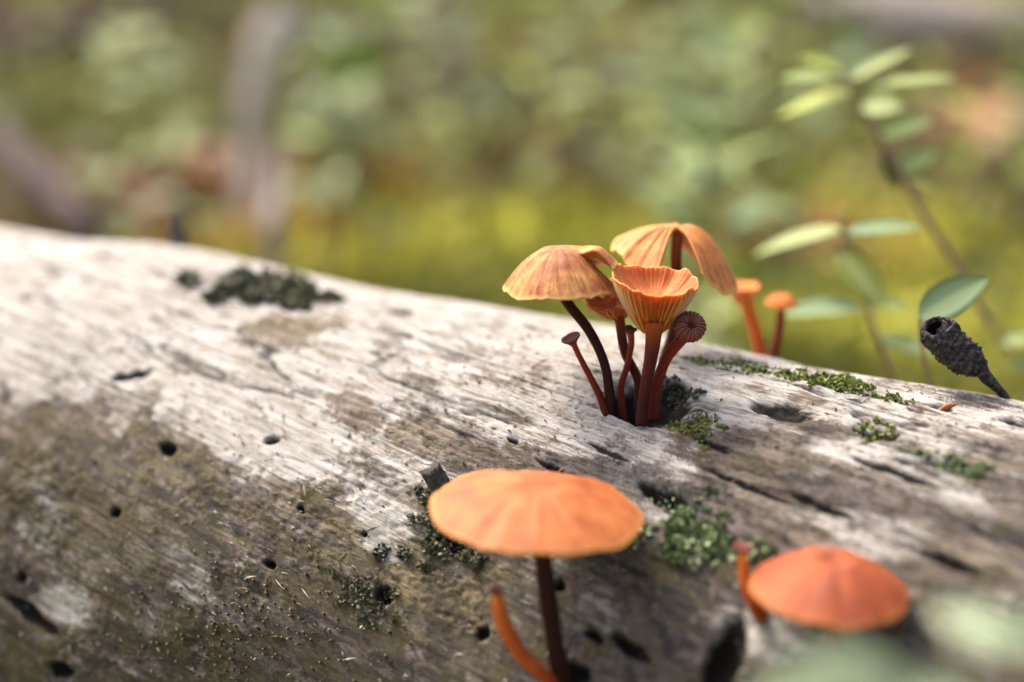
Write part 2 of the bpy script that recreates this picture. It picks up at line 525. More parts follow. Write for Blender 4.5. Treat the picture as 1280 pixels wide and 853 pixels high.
def build_log():
    base = LO - VX * RV
    t = thing('fallen_log', base, 'thick bleached grey fallen log with weathered cracked wood', 'log')
    # fine where the wood shows its grain, coarse out of sight
    u = np.concatenate([np.linspace(-0.62, -0.17, 60)[:-1], np.linspace(-0.17, -0.10, 180)[:-1], np.linspace(-0.10, 0.075, 760)[:-1],
                        np.linspace(0.075, 0.10, 50)[:-1], np.linspace(0.10, 0.42, 40)])
    th = np.concatenate([np.linspace(-180, -40, 50)[:-1], np.linspace(-40, -12, 60)[:-1], np.linspace(-12, 110, 520)[:-1], np.linspace(110, 180, 40)])
    th = np.radians(th)[:-1]
    nu, nt = len(u), len(th)
    U, T = np.meshgrid(u, th, indexing='ij')
    h, chk, hol = log_relief(U, T)
    # close the seam underneath
    seam = sstep(150, 178, np.abs(np.degrees(T)))
    h = h * (1 - seam)
    # broken ends taper a little
    h = h - 0.012 * sstep(0.40, 0.42, U) - 0.010 * sstep(-0.60, -0.62, U)
    P = LO + U[..., None] * AX + ((RH + h) * np.sin(T))[..., None] * NX + ((RV + h) * np.cos(T))[..., None] * VX
    V = T * ARC
    W = V - GRAIN * U
    # ---- masks
    Td = np.degrees(T)
    n1 = fbm(U * 30, W * 80, 71, 4); n2 = fbm(U * 60 + 4, W * 110, 75, 4); n3 = fbm(U * 42 + 8, V * 60, 79, 4)
    n4 = fbm(U * 48 + 3, V * 62 + 9, 83, 6, 0.66)
    n5 = fbm(U * 75 + 13, V * 95 + 5, 87, 5, 0.64)
    # sky-facing wood of the far half is bleached, the flank carries algae
    edge = 30 + 16 * sstep(0.0, -0.09, U) - 26 * sstep(0.0, 0.05, U)
    bleach = 0.72 * sstep(30, -22, Td - edge + (n1 - 0.5) * 40 + (n4 - 0.5) * 230) * (1 - 0.48 * sstep(0.0, 0.06, U)) + 0.14
    algae = 0.36 * sstep(-12, 24, Td - edge - 2 + (n2 - 0.5) * 40 + (n4 - 0.5) * 200) * (1 - 0.5 * sstep(-0.02, 0.03, U)) + 0.06
    algae = algae * (0.3 + 1.5 * n3)
    pink = 0.22 + 0.65 * sstep(14, 56, Td + 190 * (n5 - 0.5))
    dark = 0.34 * sstep(0.46, 0.66, n1) + 0.14 * sstep(-0.02, 0.04, U) + 0.10 * sstep(-10, 20, Td - edge)

    def blob(px, py, su, sv, rot=0.1, pw=2.5):
        return gauss(U + 0.008 * (n4 - 0.5) * 2, V + 0.007 * (n3 - 0.5) * 2, log_hit(px, py), su, sv, rot, pw)
    for px, py, su, sv, a in [(75, 755, .007, .005, 1.2), (60, 370, .03, .012, .35), (180, 500, .022, .009, .35), (590, 500, .022, .006, .5), (500, 690, .006, .007, .9),
                              (380, 560, .016, .007, .6), (560, 600, .010, .004, .6), (930, 500, .014, .0025, .7), (690, 550, .010, .003, .6),
                              (1050, 570, .008, .0022, .6), (1240, 520, .012, .003, .6), (850, 580, .008, .002, .4), (990, 650, .007, .002, .4), (945, 805, .006, .005, .9),
                              (480, 655, .007, .005, .5), (740, 780, .007, .003, .4), (1120, 580, .008, .002, .5), (880, 490, .010, .002, .5)]:
        b = blob(px, py, su, sv); bleach = bleach + a * b; algae = algae - a * 0.8 * b; dark = dark - 0.25 * a * b
    for px, py, su, sv, a in [(60, 600, .020, .008, .45), (200, 620, .018, .007, .4), (400, 660, .012, .008, .35), (250, 830, .022, .007, .35), (540, 680, .006, .006, .5),
                              (430, 720, .010, .005, .3), (130, 700, .010, .006, .25), (560, 760, .012, .008, .3), (720, 760, .012, .008, .25), (860, 535, .005, .002, .5),
                              (820, 700, .008, .004, .3), (30, 820, .015, .008, .3), (1130, 770, .012, .006, .2), (980, 560, .012, .003, .2), (700, 520, .014, .002, .25)]:
        b = blob(px, py, su, sv); algae = algae + a * b; bleach = bleach - a * 0.9 * b
    for px, py, su, sv, a in [(390, 690, .010, .005, .35), (700, 568, .012, .0026, .5), (650, 590, .010, .0022, .4), (760, 585, .008, .0022, .4), (900, 575, .016, .003, .45),
                              (860, 610, .010, .003, .5), (1010, 545, .010, .003, .35), (1180, 590, .014, .003, .3), (700, 640, .018, .004, .3), (560, 690, .006, .005, .35),
                              (1180, 680, .014, .002, .4), (480, 790, .012, .007, .25), (640, 740, .010, .006, .3), (1080, 640, .014, .003, .25), (900, 830, .004, .007, .6),
                              (110, 610, .014, .004, .2), (180, 740, .006, .004, .35), (730, 700, .02, .004, .25), (1250, 560, .012, .0025, .4), (20, 720, .010, .003, .3)]:
        b = blob(px, py, su, sv); dark = dark + a * b; bleach = bleach - 0.6 * a * b
    for px, py, su, sv, a in [(260, 760, .018, .010, .5), (820, 740, .014, .006, .4), (330, 680, .010, .005, .3), (1150, 650, .02, .003, .4), (900, 690, .01, .003, .3), (100, 660, .01, .005, .3)]:
        pink = pink + a * blob(px, py, su, sv)
    mask = np.stack([np.clip(bleach, 0, 1.3), np.clip(algae, 0, 1), np.clip(dark, 0, 1), np.clip(pink, 0, 1)], -1).reshape(-1, 4)
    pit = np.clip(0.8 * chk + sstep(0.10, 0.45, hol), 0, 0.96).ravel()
    lc = np.stack([U * 1000, W * 1000, np.zeros_like(U)], -1).reshape(-1, 3)
    Vv = P.reshape(-1, 3)
    Fq = grid_faces(nu, nt, True)
    m = mesh('wood', Vv - base, Fq, M_LOG, {'mask': mask, 'pit': pit, 'lc': lc})
    obj('wood', m, t)
    # broken end faces
    for row, name in ((0, 'broken_end'), (nu - 1, 'broken_end')):
        ring = P[row, ::6]
        c = ring.mean(0)
        out = AX * (-1 if row == 0 else 1)
        rings = [ring]
        rs = np.random.RandomState(row + 5)
        for s in (0.85, 0.6, 0.35, 0.15):
            rings.append(c + (ring - c) * s + out * rs.uniform(-0.006, 0.010, (len(ring), 1)))
        k = len(ring)
        vv = np.vstack(rings + [c[None]])
        ff = [list(f) for f in grid_faces(5, k, True)] + [[4 * k + j, 4 * k + (j + 1) % k, 5 * k] for j in range(k)]
        nm = np.tile([[0.1, 0.1, 0.4, 0.6]], (len(vv), 1))
        part(name, vv, ff, M_LOG, t, {'mask': nm, 'pit': np.zeros(len(vv)), 'lc': (vv - LO) * 1000})
    return t


M_LOG = mat_log()
LOG = build_log()


def mat_simple(name, stops, sc, rough=0.8, spec=0.3, bump=0.0, det=4, along=None, sss=0.0):
    n = NT(name, rough, spec)
    f = n.noise(n.coord(), sc, det, 0.6)
    c = n.ramp(f, stops)
    if along:
        c = n.mix(n.ramp(n.attr('along'), along[0]), c, along[1])
    return n.done(c, n.bump(f, bump) if bump else None, sss, 0.0012)


M_STUB = mat_simple('old_branch_wood', [(0.3, (0.02, 0.018, 0.017)), (0.55, (0.06, 0.054, 0.05)), (0.75, (0.15, 0.137, 0.128))], 900, 0.85, 0.2, 0.0003)


def stub(px, py, tipx, tipy, d_off, r0, r1, groove=True, seed=0):
    p0 = log_at(px, py, -0.002)
    d = (p0 - CP) @ FWD
    p1 = at(tipx, tipy, d + d_off)
    V, Fc, A = tube([p0, p0 * 0.66 + p1 * 0.34 + NX * 0.0002, p0 * 0.3 + p1 * 0.7, p1], [r0 * 1.15, r0, r0 * 0.95, r1], 26, 22, seed, 0.22, 0.62)
    # snapped, slanted tip
    s = A['along']; rs = np.random.RandomState(seed)
    V = V + (s > 0.93)[:, None] * (rs.uniform(-0.0006, 0.0006, (len(V), 1)) * (p1 - p0) / np.linalg.norm(p1 - p0))
    part('branch_stub', V, Fc, M_STUB, LOG, A)


stub(560, 625, 538, 588, -0.001, 0.0020, 0.0017, seed=3)
stub(226, 303, 222, 268, 0.000, 0.0016, 0.0009, seed=4)


def bristles():
    """dark pegs with pale tips that stand out of the flank, uncountable"""
    rs = np.random.RandomState(8)
    V = []; Fc = []; tip = []
    for i in range(150):
        px = rs.normal(300, 75); py = rs.normal(785, 45)
        if not (120 < px < 560 and 690 < py < 870): continue
        u, t = log_hit(px, py)
        p = log_point(np.array([u]), np.array([t]))[0]
        nn = log_normal(np.array([t]))[0]
        ax = nn + rs.normal(0, 0.25, 3) + np.array([0, 0, 0.35]); ax /= np.linalg.norm(ax)
        L = rs.uniform(0.0004, 0.0010); r = rs.uniform(0.00011, 0.00021)
        a = np.cross(ax, [1, 0, 0]); a /= np.linalg.norm(a); b = np.cross(ax, a)
        o = len(V)
        for k, (s, rr) in enumerate(((-0.3, 1), (0.6, 0.9), (1.0, 0.7))):
            for j in range(6):
                q = j * math.pi / 3
                V.append(p + ax * L * s + (a * math.cos(q) + b * math.sin(q)) * r * rr); tip.append(s > 0.8)
        V.append(p + ax * L * 1.12); tip.append(1)
        for k in range(2):
            for j in range(6):
                Fc.append([o + k * 6 + j, o + k * 6 + (j + 1) % 6, o + k * 6 + 6 + (j + 1) % 6, o + k * 6 + 6 + j])
        for j in range(6): Fc.append([o + 12 + j, o + 12 + (j + 1) % 6, o + 18])
    n = NT('bristle', 0.7, 0.3)
    m = n.done(n.mix(n.attr('tip'), (0.035, 0.026, 0.018), (0.26, 0.22, 0.11)))
    part('bristle_growth', V, Fc, m, LOG, {'tip': np.array(tip, float)}, kind='stuff')


bristles()


def splinters():
    """loose fibres, flakes and grit lying on the wood: nobody could count them"""
    rs = np.random.RandomState(21)
    N = 2200
    u = rs.uniform(-0.11, 0.085, N); t = np.radians(rs.uniform(-8, 80, N))
    P = log_point(u, t, 0.00005); nn = log_normal(t)
    V = []; Fc = []; col = []
    for i in range(N):
        ang = rs.normal(0.16, 0.5) if rs.rand() < 0.75 else rs.uniform(0, 3.1)
        L = rs.uniform(0.0003, 0.0014) if rs.rand() < 0.85 else rs.uniform(0.0012, 0.0035); w = rs.uniform(0.00008, 0.0002) if L > 0.0006 else rs.uniform(0.0001, 0.0004)
        tv = np.cross(AX, nn[i]); tv = tv if tv @ NX > 0 else -tv
        d = AX * math.cos(ang) + tv * math.sin(ang); s = np.cross(nn[i], d)
        lift = nn[i] * rs.uniform(0.0, 0.00018)
        o = len(V); p = P[i]
        V += [p - d * L / 2 - nn[i] * .0001, p + s * w + lift, p - s * w + lift, p + d * L / 2 + lift * 1.5, p + nn[i] * w * 0.9 + lift]
        Fc += [[o, o + 1, o + 4], [o + 1, o + 3, o + 4], [o + 3, o + 2, o + 4], [o + 2, o, o + 4]]
        c = rs.rand(); col += [c] * 5
    n = NT('splinter', 0.85, 0.2)
    m = n.done(n.ramp(n.attr('tone'), [(0.0, (0.03, 0.024, 0.02)), (0.4, (0.16, 0.12, 0.09)), (0.75, (0.24, 0.19, 0.15)), (1.0, (0.38, 0.34, 0.29))]))
    o = part('loose_fibre', V, Fc, m, LOG, {'tone': np.array(col)}, kind='stuff', smooth=False)


splinters()

# ------------------------------------------------------------------ moss and lichen on the log


def mat_moss(name, stops):
    n = NT(name, 0.8, 0.25)
    return n.done(n.ramp(n.attr('tone'), stops))


M_MOSS = mat_moss('moss_green', [(0, (0.04, 0.05, 0.014)), (0.4, (0.12, 0.145, 0.03)), (0.75, (0.25, 0.28, 0.07)), (1, (0.42, 0.43, 0.19))])
M_MOSS_BL = mat_moss('moss_bluegreen', [(0, (0.03, 0.042, 0.02)), (0.4, (0.10, 0.14, 0.06)), (0.75, (0.22, 0.28, 0.13)), (1, (0.42, 0.46, 0.29))])
M_MOSS_DK = mat_moss('moss_dark', [(0, (0.02, 0.021, 0.013)), (0.5, (0.085, 0.085, 0.045)), (0.85, (0.20, 0.20, 0.13)), (1, (0.38, 0.38, 0.30))])


def moss(px, py, su, sv, hgt, n, mat, label, seed, leaf=0.0006, rot=0.1, cat='moss', name='moss_patch', lobes=6, name_leaf=None):
    rs = np.random.RandomState(seed)
    u0, t0 = log_hit(px, py)
    base = log_point(np.array([u0]), np.array([t0]))[0]
    # the patch is a few overlapping cushions
    lobes *= 4
    cu = [(rs.normal(0, 0.55) * su, rs.normal(0, 0.5) * sv, rs.uniform(0.08, 0.42) * (1.0 if q % 4 else 1.4)) for q in range(lobes)]
    V = []; Fc = []; tone = []
    U = []; Vv = []; H = []
    while len(U) < n:
        a, b, s = cu[rs.randint(lobes)]
        r = math.sqrt(rs.rand()); q = rs.uniform(0, 6.283)
        x = a + math.cos(q) * r * su * s * 0.75; y = b + math.sin(q) * r * sv * s * 0.75
        U.append(u0 + x * math.cos(rot) - y * math.sin(rot)); Vv.append(t0 * ARC + x * math.sin(rot) + y * math.cos(rot))
        H.append(hgt * s * (1 - r * r) * rs.uniform(0.0, 1.0) ** 1.4)
    U = np.array(U); T = np.array(Vv) / ARC; H = np.array(H)
    P = log_point(U, T); NN = log_normal(T)
    for i in range(n):
        nn = NN[i]; out = nn + rs.normal(0, 0.75, 3); out /= np.linalg.norm(out)
        sd = np.cross(out, rs.normal(0, 1, 3)); sd /= np.linalg.norm(sd)
        up = np.cross(sd, out)
        L = leaf * rs.uniform(0.6, 1.5); w = L * rs.uniform(0.28, 0.5)
        p = P[i] + nn * (H[i] - 0.0001)
        o = len(V)
        V += [p, p + out * L * 0.5 + sd * w + up * L * 0.1, p + out * L + up * L * 0.25, p + out * L * 0.5 - sd * w + up * L * 0.1, p + out * L * 0.5 - up * L * 0.12]
        Fc += [[o, o + 1, o + 4], [o + 1, o + 2, o + 4], [o + 2, o + 3, o + 4], [o + 3, o, o + 4]]
        tn = np.clip(rs.normal(0.5, 0.22) + 0.25 * (H[i] / hgt - 0.2), 0, 1); tone += [tn * 0.8, tn, min(1, tn + 0.15), tn, tn]
    m = mesh(name, np.array(V) - base, Fc, mat, {'tone': np.array(tone)})
    return obj(name, m, None, base, label, cat, None)


moss(325, 364, .0100, .0080, .0046, 5200, M_MOSS_DK, 'dark blackish green moss tuft alone on the bleached end of the log', 1, .0011, lobes=9)
moss(1036, 490, .0050, .0036, .0016, 1900, M_MOSS, 'small bright green moss cushion between the elongated hollow and the log ridge', 2, .0006, lobes=8)
moss(938, 468, .0110, .0034, .0007, 1100, M_MOSS, 'thin yellowish green streak of moss behind the elongated hollow', 3, .0005, lobes=9)
moss(866, 537, .0042, .0026, .0006, 700, M_MOSS, 'tiny olive moss patch in front of the hole with the mushroom cluster', 4, .0005)
moss(862, 666, .0070, .0050, .0012, 950, M_MOSS_BL, 'leafy blue-green moss mat beside the big orange cap', 5, .0009, lobes=9)
moss(1200, 594, .0048, .0018, .0006, 600, M_MOSS_BL, 'flat pale green moss sliver on the thick grey part of the log', 6, .0006)
moss(1092, 546, .0024, .0022, .0012, 420, M_MOSS, 'small moss tuft growing out of a dark crack', 7, .0006)
moss(546, 662, .0056, .0050, .0010, 1300, M_MOSS_DK, 'dark olive moss fringe under the rim of the big orange cap', 8, .0007)
moss(1115, 508, .0020, .0014, .0008, 260, M_MOSS, 'tiny green moss dot between two burrow holes and the bright cushion', 9, .0005)
moss(450, 742, .0048, .0034, .0006, 600, M_MOSS_DK, 'dim green moss smear beside a round burrow hole on the flank', 10, .0006)
moss(845, 486, .0036, .0014, .0008, 500, M_MOSS_DK, 'blackish mossy lip at the edge of the mushroom hole', 11, .0006, .25)

# ------------------------------------------------------------------ mushrooms


def mat_cap(name, dark, mid, light, rim, fib=0.6, sss=0.25, speck=0.3):
    n = NT(name, 0.62, 0.3)
    rad = n.attr('rad', 'Vector')                     # cos, sin of the azimuth, distance from the centre
    sx = n.t.nodes.new('ShaderNodeSeparateXYZ'); n.t.links.new(rad, sx.inputs[0])
    f1 = n.noise(n.scale(rad, (9, 9, 1.6)), 1.0, 5, 0.65, 0.4)
    f2 = n.noise(n.scale(rad, (26, 26, 3.0)), 1.0, 4, 0.6)
    bl = n.noise(n.coord(), 210, 6, 0.68)
    sk = n.noise(n.coord(), 1500, 5, 0.7)
    v = n.math('ADD', n.math('MULTIPLY', f1, fib), n.math('MULTIPLY', bl, 1 - fib))
    c = n.ramp(v, [(0.40, dark), (0.49, mid), (0.60, light)])
    c = n.mix(n.maprange(f2, 0.5, 0.72, 0, 0.55 * fib), c, dark)
    c = n.mix(n.maprange(sk, 0.56, 0.7, 0, speck), c, dark)
    c = n.mix(n.maprange(sx.outputs[2], 0.93, 1.0, 0, 0.75), c, rim)
    nb = n.bump(n.math('ADD', f2, n.math('MULTIPLY', sk, 0.4)), 0.00022, 0.6)
    return n.done(c, nb, sss, 0.0012)


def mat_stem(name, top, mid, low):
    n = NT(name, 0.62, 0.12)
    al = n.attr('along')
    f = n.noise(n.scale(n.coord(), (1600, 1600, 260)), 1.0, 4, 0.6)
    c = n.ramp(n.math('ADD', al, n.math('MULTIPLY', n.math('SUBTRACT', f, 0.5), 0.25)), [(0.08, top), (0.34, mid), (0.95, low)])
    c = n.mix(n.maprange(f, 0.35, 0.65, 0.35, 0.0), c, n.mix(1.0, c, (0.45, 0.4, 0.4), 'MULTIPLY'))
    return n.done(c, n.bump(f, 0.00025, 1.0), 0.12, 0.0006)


def mat_gill(name, deep, edge):
    n = NT(name, 0.6, 0.3)
    f = n.noise(n.coord(), 900, 3)
    c = n.mix(n.attr('edge'), deep, edge)
    c = n.mix(n.maprange(f, 0.4, 0.65, 0, 0.35), c, deep)
    return n.done(c, None, 0.5, 0.0015)


M_CAP_TAN = mat_cap('cap_tan', (0.209, 0.056, 0.019), (0.380, 0.136, 0.039), (0.570, 0.292, 0.092), (0.646, 0.403, 0.137), 0.32, 0.2, 0.6)
M_CAP_OR = mat_cap('cap_orange', (0.257, 0.068, 0.016), (0.446, 0.156, 0.034), (0.589, 0.282, 0.073), (0.627, 0.333, 0.088), 0.55, 0.25, 0.4)
M_CAP_SM = mat_cap('cap_smooth', (0.237, 0.053, 0.012), (0.314, 0.081, 0.016), (0.380, 0.123, 0.025), (0.456, 0.202, 0.042), 0.25, 0.25, 0.2)
M_CAP_RD = mat_cap('cap_red', (0.175, 0.030, 0.008), (0.251, 0.048, 0.010), (0.318, 0.075, 0.015), (0.401, 0.141, 0.026), 0.25, 0.25, 0.2)
M_CUP = mat_cap('cup_orange', (0.342, 0.079, 0.018), (0.456, 0.126, 0.026), (0.551, 0.192, 0.040), (0.608, 0.313, 0.081), 0.5, 0.6, 0.12)
M_CUP_BR = mat_cap('cup_bright', (0.437, 0.096, 0.014), (0.551, 0.141, 0.019), (0.627, 0.202, 0.034), (0.627, 0.222, 0.036), 0.4, 0.3, 0.0)
M_KNOB = mat_cap('knob_maroon', (0.075, 0.017, 0.012), (0.125, 0.030, 0.019), (0.18, 0.047, 0.03), (0.21, 0.06, 0.037), 0.4, 0.1, 0.2)
M_GILL = mat_gill('gill', (0.36, 0.075, 0.018), (0.70, 0.22, 0.05))
M_GILL_KNOB = mat_gill('gill_knob', (0.09, 0.018, 0.013), (0.42, 0.17, 0.11))
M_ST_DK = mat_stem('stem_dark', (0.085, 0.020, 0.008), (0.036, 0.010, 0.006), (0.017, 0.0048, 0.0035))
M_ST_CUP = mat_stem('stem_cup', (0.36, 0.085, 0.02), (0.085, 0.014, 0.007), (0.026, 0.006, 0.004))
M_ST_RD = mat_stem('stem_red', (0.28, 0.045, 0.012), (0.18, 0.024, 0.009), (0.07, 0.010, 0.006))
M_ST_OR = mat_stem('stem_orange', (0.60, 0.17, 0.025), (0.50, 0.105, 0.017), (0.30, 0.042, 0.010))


def cap_mesh(c, axis, R, H, prof=2.0, phi0=0.0, span=360.0, droop=None, wave=0.03, nw=5, dimple=0.0, thick=0.05, seed=0, nr=30, nph=144, fold=0.0, wr=0.004):
    """a cap as a closed shell.  c: middle of the rim plane; span < 360 or a droop step leaves it torn open.
       returns verts, faces, attrs, surf(r, t, under)"""
    axis = np.asarray(axis, float); axis /= np.linalg.norm(axis)
    ex = np.array([1.0, 0, 0]) - axis * axis[0]; ex /= np.linalg.norm(ex)
    ey = np.cross(axis, ex)
    closed = span >= 359.9 and droop is None

    def surf(r, t, under=0.0):
        r = np.asarray(r, float); t = np.asarray(t, float)
        ph = R_(phi0) + R_(span) * t
        w = 1 + wave * r ** 2 * (2 * fbm(np.cos(ph) * 1.1 + 7.7, np.sin(ph) * 1.1 + 3.3, seed, 2) - 1) * 2
        w = w + wave * 0.35 * r ** 4 * (2 * vnoise(np.cos(ph) * nw + 50, np.sin(ph) * nw + 50, seed + 4) - 1)
        rr = R * r * w
        z = H * (1 - r ** prof)
        z = z - dimple * H * np.exp(-(r / 0.16) ** 2)
        z = z + R * wr * (2 * vnoise(np.cos(ph) * 11 + 90, np.sin(ph) * 11 + r * 1.5 + 90, seed + 6) - 1) * sstep(0.05, 0.5, r) * 2
        z = z + R * fold * r * (2 * vnoise(np.cos(ph) * 3.2 + 30, np.sin(ph) * 3.2 + 30, seed + 9) - 1) * 2
        dr = 0.0
        if droop is not None:
            dr, rs_ = droop(r, t)
            rr = rr * rs_
        z = z + dr
        z = z - under * thick * R * (1.05 - 0.75 * r ** 3)
        rr = rr * (1 - 0.012 * under)
        return c + (rr * np.cos(ph))[..., None] * ex + (rr * np.sin(ph))[..., None] * ey + z[..., None] * axis

    rv = np.concatenate([np.linspace(0.0, 0.9, nr - 8), np.linspace(0.9, 1.0, 9)[1:]]); rv[0] = 0.004
    tv = np.linspace(0, 1, nph, endpoint=not closed)
    Rg, Tg = np.meshgrid(rv, tv, indexing='ij')
    top = surf(Rg, Tg, 0.0).reshape(-1, 3); bot = surf(Rg, Tg, 1.0).reshape(-1, 3)
    k = len(top)
    Ft = grid_faces(len(rv), nph, closed)
    Fb = Ft[:, ::-1] + k
    faces = [list(f) for f in Ft] + [list(f) for f in Fb]
    last = (len(rv) - 1) * nph
    for j in range(nph if closed else nph - 1):
        j2 = (j + 1) % nph
        faces.append([last + j, last + j2, k + last + j2, k + last + j])
    if not closed:
        for i in range(len(rv) - 1):
            faces.append([i * nph, (i + 1) * nph, k + (i + 1) * nph, k + i * nph])
            faces.append([i * nph + nph - 1, k + i * nph + nph - 1, k + (i + 1) * nph + nph - 1, (i + 1) * nph + nph - 1])
    V = np.vstack([top, bot])
    ph = R_(phi0) + R_(span) * Tg.ravel()
    rad = np.stack([np.cos(ph), np.sin(ph), Rg.ravel()], -1)
    return V, faces, {'rad': np.vstack([rad, rad])}, surf


def gill_mesh(surf, R, n, depth, r0=0.14, r1=0.97, th=0.006, down=(0, 0, -1)):
    """thin radial blades hanging under the cap"""
    V = []; Fc = []; E = []
    dn = np.asarray(down, float)
    for g in range(n):
        t = (g + 0.5) / n
        a = r0 if g % 2 == 0 else r0 + (r1 - r0) * 0.45
        rs_ = np.linspace(a, r1, 7)
        dt = th / (2 * np.pi * np.clip(rs_, 0.2, 1))
        pl = surf(rs_, np.clip(t - dt, 0, 1), 0.85); pr = surf(rs_, np.clip(t + dt, 0, 1), 0.85)
        prof = np.sin(np.clip((rs_ - a) / (r1 - a), 0, 1) ** 0.7 * math.pi) ** 0.6 + 0.05
        lo = (pl + pr) / 2 + dn * (depth * prof)[:, None]
        o = len(V)
        V += list(pl) + list(pr) + list(lo); E += [0] * 14 + [1] * 7
        for i in range(6):
            Fc += [[o + i, o + i + 1, o + 14 + i + 1, o + 14 + i], [o + 7 + i + 1, o + 7 + i, o + 14 + i, o + 14 + i + 1]]
    return np.array(V), Fc, {'edge': np.array(E, float)}


def gills(t, V, Fc, mat, A):
    cap = [c for c in t.children if c.name.split('.')[0] == 'cap'][0]
    part('gills', V, Fc, mat, cap, A, kind='stuff', grand=t)


def px_tube(path, depth0, **kw):
    """path rows: px, py, extra depth, diameter in px"""
    P = [at(a, b, depth0 + d) for a, b, d, w in path]
    rr = [w / 2 / FPX * (depth0 + d) for a, b, d, w in path]
    return tube(P, rr, **kw), P


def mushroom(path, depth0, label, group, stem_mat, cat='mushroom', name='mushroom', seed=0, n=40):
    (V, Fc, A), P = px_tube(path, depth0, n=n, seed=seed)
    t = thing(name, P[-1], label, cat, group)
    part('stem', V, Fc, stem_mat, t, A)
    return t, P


CL = 'mushrooms growing in a cluster from the log'
zb = (LB - CP) @ FWD
DN = -UPV * 0 + np.array([0, 0, -1.0])

# --- the tan dome with a torn edge
t, P = mushroom([(701, 352, .002, 15), (709, 378, .001, 13.5), (737, 414, 0, 12.5), (756, 456, -.001, 12), (763, 500, -.001, 13), (764, 528, 0, 15)], zb + .002,
                'tan orange domed cap with torn rim on a curved dark stem', CL, M_ST_DK, seed=1)


def dr1(r, t):
    up = np.exp(-(t / 0.17) ** 2); dn = np.exp(-((1 - t) / 0.10) ** 2)
    s = sstep(0.35, 0.75, r)
    return s * (0.0026 * up - 0.0010 * dn), 1 + s * (0.05 * up + 0.00 * dn)


c = at(702, 354, zb + .003)
V, Fc, A, sf = cap_mesh(c, (-0.10, -0.02, 1), .0089, .0056, 2.1, -32, 372, dr1, 0.035, 6, 0.05, 0.055, 11, fold=0.02, wr=.013)
o = part('cap', V, Fc, M_CAP_TAN, t, A)
V, Fc, A = gill_mesh(sf, .0089, 52, .0010)
gills(t, V, Fc, M_GILL, A)

# --- the split cap at the back
t, P = mushroom([(847, 288, .004, 14), (845, 320, .003, 14), (845, 350, .003, 14), (842, 410, .002, 13), (828, 455, .001, 13), (816, 500, 0, 14), (812, 522, 0, 15)], zb + .010,
                'split orange cap folded down like a tent on top of the cluster', CL, M_ST_CUP, seed=2)


def dr2(r, t):
    ph = -72 + 320 * t
    right = sstep(-86, -38, ph) * sstep(95, 40, ph)
    edge = np.exp(-((1 - t) / 0.13) ** 2)
    d = -0.0060 * right * r ** 1.6 - 0.0021 * edge * sstep(0.25, 1, r) + 0.0006 * np.sin(r * math.pi) * edge
    d = d - 0.0006 * np.exp(-((ph + 72) / 14.0) ** 2) * r + 0.0013 * np.exp(-((ph - 15) / 45.0) ** 2) * np.sin(r * math.pi)
    return d, 1 - 0.05 * right * r - 0.10 * np.exp(-((ph + 72) / 26.0) ** 2) * r


c = at(846, 311, zb + .014)
V, Fc, A, sf = cap_mesh(c, (0.02, 0.02, 1), .0107, .0037, 1.75, -72, 320, dr2, 0.05, 4, 0.05, 0.06, 23, nr=34, nph=200, fold=0.03, wr=.014)
part('cap', V, Fc, M_CAP_OR, t, A)
V, Fc, A = gill_mesh(sf, .0107, 44, .0010)
gills(t, V, Fc, M_GILL, A)


